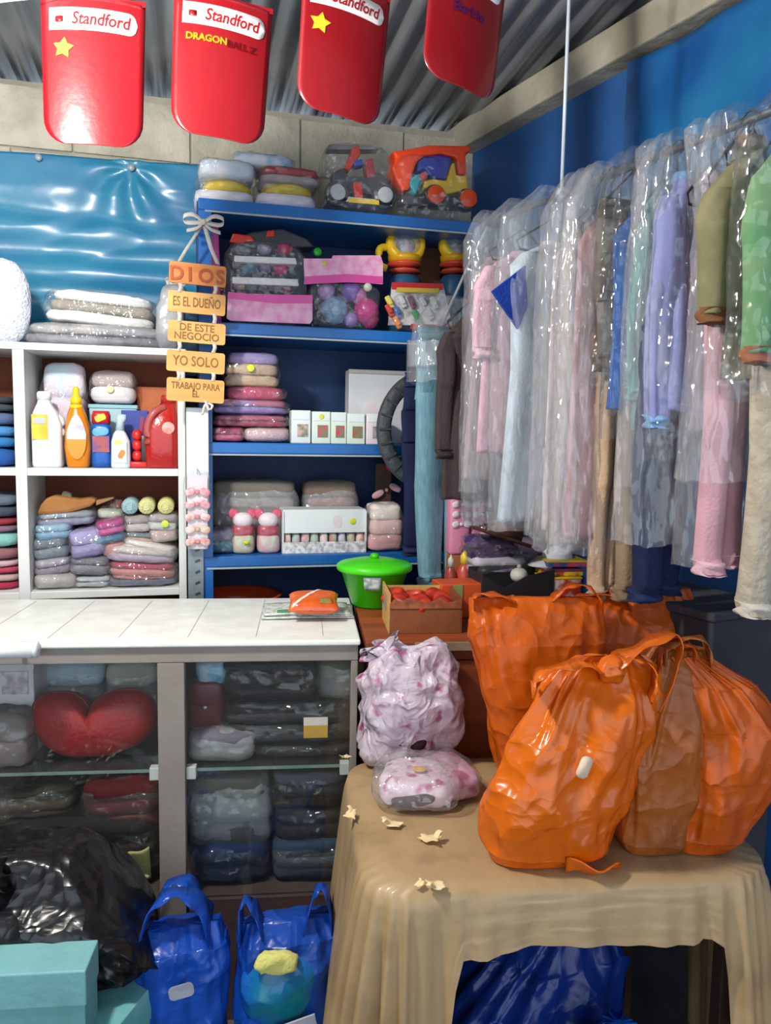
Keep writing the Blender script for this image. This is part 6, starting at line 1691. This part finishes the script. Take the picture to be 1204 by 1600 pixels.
def garment(name, label, cat, tpos, kind, hw, zt, zb, mats, filmz=None, th=0.022, cx=0.0, seed=1.0, sleeve=None, legs=None, hmat=None, drop=0.10, filmw=0.04, filmm=None, twist=0.0, taper=0.9):
    """one garment on its hanger; local x across the rail, y along it, z from the rail"""
    RZl = railz(tpos)
    p = rp(tpos, RZl)
    t = T(name, label, cat, p, RANG + math.radians(twist), GR)
    obj('hanger', hanger_geo(max(0.06, hw * 0.9), drop), hmat or WIRE, t)
    a, b = zt - RZl, zb - RZl
    c0 = cloth(mats[0]) if isinstance(mats[0], str) else mats[0]
    c1 = (cloth(mats[1]) if isinstance(mats[1], str) else mats[1]) if len(mats) > 1 else c0
    if kind in ('top', 'dress'):
        fl = 1.0 if kind == 'top' else 1.12
        obj('body', drapery([(a, cx * 0.3, 0.035, 0.016), (a - 0.025, cx * 0.6, hw * 0.72, th * 0.8), (a - 0.06, cx, hw * 0.98, th), (a + (b - a) * 0.45, cx, hw * 0.95, th * 1.1), (b, cx, hw * fl, th * 1.25)], 48, seed, 6, 0.3), c0, t)
        obj('collar', tf(lathe([(0.036, -0.012), (0.042, 0.0), (0.036, 0.012)], 22, cap=False), (cx * 0.3, 0, a - 0.004), (0, 0, 0), (1.0, 0.6, 1)), c1, t)
    if kind == 'trousers':
        obj('waistband', drapery([(a, cx, hw * 0.96, th * 0.8), (a - 0.02, cx, hw, th * 0.9), (a - 0.045, cx, hw, th * 0.9)], 40, seed, 4, 0.08), c1, t)
        obj('seat', drapery([(a - 0.044, cx, hw, th), (a - 0.12, cx, hw * 1.04, th * 1.2), (a - 0.22, cx, hw * 1.02, th * 1.2)], 44, seed, 4, 0.15), c0, t)
        lw = hw * 0.52
        for s in (-1, 1):
            zz = b + (0.012 if s > 0 else 0)
            obj('leg', drapery([(a - 0.2, cx + s * hw * 0.5, lw, th * 1.15), (a + (zz - a) * 0.6, cx + s * hw * 0.46, lw * 0.92, th * 1.1), (zz + 0.03, cx + s * hw * 0.42, lw * taper, th), (zz, cx + s * hw * 0.42, lw * taper, th)], 36, seed + s, 4, 0.18), c0, t)
            obj('cuff', drapery([(zz + 0.024, cx + s * hw * 0.42, lw * (taper + 0.05), th * 1.08), (zz - 0.004, cx + s * hw * 0.42, lw * (taper + 0.05), th * 1.08)], 30, seed + s, 4, 0.18), c1, t)
    if sleeve:
        zs_, off, r, sides = sleeve
        for s in sides:
            x0 = cx + s * hw * 0.9
            sl_ = obj('sleeve', drapery([(a - 0.04, x0 - s * 0.02, r * 0.9, th * 0.8), (a - 0.10, x0 + s * off * 0.5, r * 1.05, th), ((a + zs_ - RZl) / 2, x0 + s * off, r, th * 0.95), (zs_ - RZl, x0 + s * off * 0.8, r * 0.85, th * 0.85)], 34, seed + s * 2, 4, 0.2), c0, t)
            obj('cuff', drapery([(zs_ - RZl + 0.012, x0 + s * off * 0.8, r * 0.9, th * 0.9), (zs_ - RZl - 0.016, x0 + s * off * 0.8, r * 0.8, th * 0.8)], 26, seed + s * 2, 4, 0.2), c1, sl_)
    if filmz is not None:
        obj('clear_cover', film_bag(hw + filmw, 0.0, filmz - RZl, th + 0.014, seed * 1.7, cx), filmm or DRAPE, t)
    return t
WH = M('#c99b62', '#b98a52', rough=0.5)
garment('trousers', 'navy trousers at the far end of the rail', 'trousers', 1.08, 'trousers', 0.095, 1.70, 1.115, ['#1d2446', '#232b52'], th=0.02, seed=2, hmat=WH, drop=0.1)
garment('jeans', 'light blue jeans hanging beside the dark ring', 'jeans', 0.97, 'trousers', 0.105, 1.83, 1.04, [M('#6f97a6', '#5f8796', scale=40, rough=0.85, stretch=(3, 3, 0.5)), '#5f8796'], th=0.024, seed=5, drop=0.1, taper=0.66, cx=-0.012, filmz=1.66, filmw=0.02)
garment('shirt', 'charcoal brown shirt hanging next to the light blue jeans', 'shirt', 0.86, 'top', 0.095, 1.84, 1.315, ['#45393b', '#3a3032'], th=0.022, seed=8, drop=0.18, cx=0.0, sleeve=(1.45, 0.0, 0.03, (-1, 1)))
garment('dress', 'grey rose dress in a clear cover, leftmost covered garment', 'dress', 0.76, 'dress', 0.105, 1.99, 1.38, [M('#a88c92', '#8d7a80', scale=8, rough=0.8)], filmz=1.34, seed=11, cx=0.03, filmw=0.015)
garment('dress', 'pink dress in a clear cover behind the blue collar', 'dress', 0.64, 'dress', 0.12, 1.98, 1.46, ['#d3a4b4', '#dcb4c2'], filmz=1.27, seed=14, sleeve=(1.72, 0.01, 0.036, (-1, 1)))
g = garment('gown', 'long pale blue gown with a royal blue collar in a clear cover', 'gown', 0.52, 'dress', 0.13, 1.98, 1.29, ['#b9c7d2', '#c3d0da'], filmz=1.27, seed=17)
obj('blue_collar', tf(prism([(-0.205, -0.255), (-0.11, -0.185), (-0.1, -0.28), (-0.125, -0.337)], 0.008), (0, -0.03, 0)), cloth('#1f3f9c', '#1a3588'), g, smooth=False)
garment('dress', 'ivory pink dress in a clear cover right of the pale blue gown', 'dress', 0.42, 'dress', 0.085, 1.985, 1.28, ['#cfbfc2', '#d6c8ca'], filmz=1.26, seed=20)
garment('dress', 'beige grey dress in a clear cover, straight under the white cord', 'dress', 0.385, 'dress', 0.09, 1.99, 1.25, ['#b09c92', '#a08c82'], filmz=1.235, seed=23)
garment('pajamas', 'lilac pajama top in a clear cover', 'pajamas', 0.355, 'top', 0.075, 1.99, 1.40, ['#a899bd', '#a899bd'], filmz=1.24, seed=25)
garment('dress', 'dusty rose dress in a clear cover before the beige one', 'dress', 0.335, 'dress', 0.092, 2.0, 1.27, ['#b58a8c', '#a77c7e'], filmz=1.235, seed=26)
garment('trousers', 'beige trousers hanging low over the orange bags', 'trousers', 0.305, 'trousers', 0.045, 1.78, 1.125, ['#c2a487', '#b4967a'], th=0.02, seed=29, drop=0.28)
garment('shorts', 'taupe shorts in a clear cover, dark and short', 'shorts', 0.27, 'trousers', 0.082, 2.02, 1.655, [M('#5d564e', '#4d463f', scale=14, rough=0.85), '#4a443d'], filmz=1.62, th=0.02, seed=32, drop=0.06, filmm=CLEAR, filmw=0.008, cx=-0.012)
garment('blouse', 'narrow royal blue blouse in a clear cover', 'blouse', 0.235, 'top', 0.078, 1.99, 1.565, ['#2c5596', '#274b86'], filmz=1.50, seed=35, th=0.018, filmw=0.008, filmm=CLEAR)
garment('trousers', 'khaki trousers hanging low beside the beige ones', 'trousers', 0.22, 'trousers', 0.05, 1.72, 1.144, ['#8d7862', '#7d6a55'], th=0.024, seed=38, drop=0.34)
garment('blouse', 'sea green blouse in a clear cover', 'blouse', 0.19, 'top', 0.05, 2.0, 1.52, ['#5f8f8e', '#6b9a98'], filmz=1.40, seed=41, th=0.02, filmw=0.014, sleeve=(1.6, 0.004, 0.024, (-1,)))
garment('trousers', 'navy blue trousers hanging low right of the khaki ones', 'trousers', 0.155, 'trousers', 0.07, 1.74, 1.156, ['#1c2747', '#232f55'], filmz=1.28, th=0.026, seed=44, drop=0.33)
garment('sweater', 'light blue and lavender sweater in a clear cover', 'sweater', 0.125, 'top', 0.062, 2.03, 1.56, [M('#8287b4', '#7a7fae', rough=0.9, scale=10), '#7fa5cf'], filmz=1.46, seed=47, th=0.026, filmm=CLEAR, filmw=0.01, sleeve=(1.54, 0.002, 0.028, (-1,)))
garment('pajamas', 'pale lilac pajamas in a long clear cover', 'pajamas', 0.075, 'top', 0.062, 2.02, 1.52, ['#b3a3b8', '#bcaec2'], filmz=1.245, seed=50, th=0.022, cx=0.055, filmw=0.02)
garment('pajamas', 'soft pink pajamas with long legs', 'pajamas', 0.03, 'trousers', 0.058, 2.0, 1.235, ['#c99aa6', '#d8b0ba'], filmz=1.42, seed=53, th=0.026, cx=0.03, drop=0.08)
garment('jacket', 'olive jacket with brown cuffs near the front of the rail', 'jacket', -0.005, 'top', 0.05, 2.06, 1.62, [M('#7f7a58', '#6e6a4c', rough=0.9, scale=12), '#7a5236'], filmz=1.6, seed=56, th=0.03, cx=0.025, sleeve=(1.735, 0.05, 0.046, (-1,)), drop=0.05, filmw=0.02, filmm=CLEAR)
garment('pajamas', 'cream knitted trousers hanging lowest at the right edge', 'trousers', -0.055, 'trousers', 0.062, 1.98, 1.165, [M('#b5aa98', '#a69b88', rough=0.95, bump=0.6, scale=30), '#cfc9bd'], seed=59, th=0.028, cx=0.06, drop=0.1)
garment('jacket', 'green jacket in a clear cover, nearest on the rail', 'jacket', -0.10, 'top', 0.06, 2.06, 1.64, [M('#4c8a54', '#6f8f62', scale=9, rough=0.9), '#9a5b3c'], filmz=1.58, seed=62, th=0.03, filmw=0.1, filmm=CLEAR, cx=0.03, sleeve=(1.655, 0.045, 0.045, (-1,)), drop=0.05)
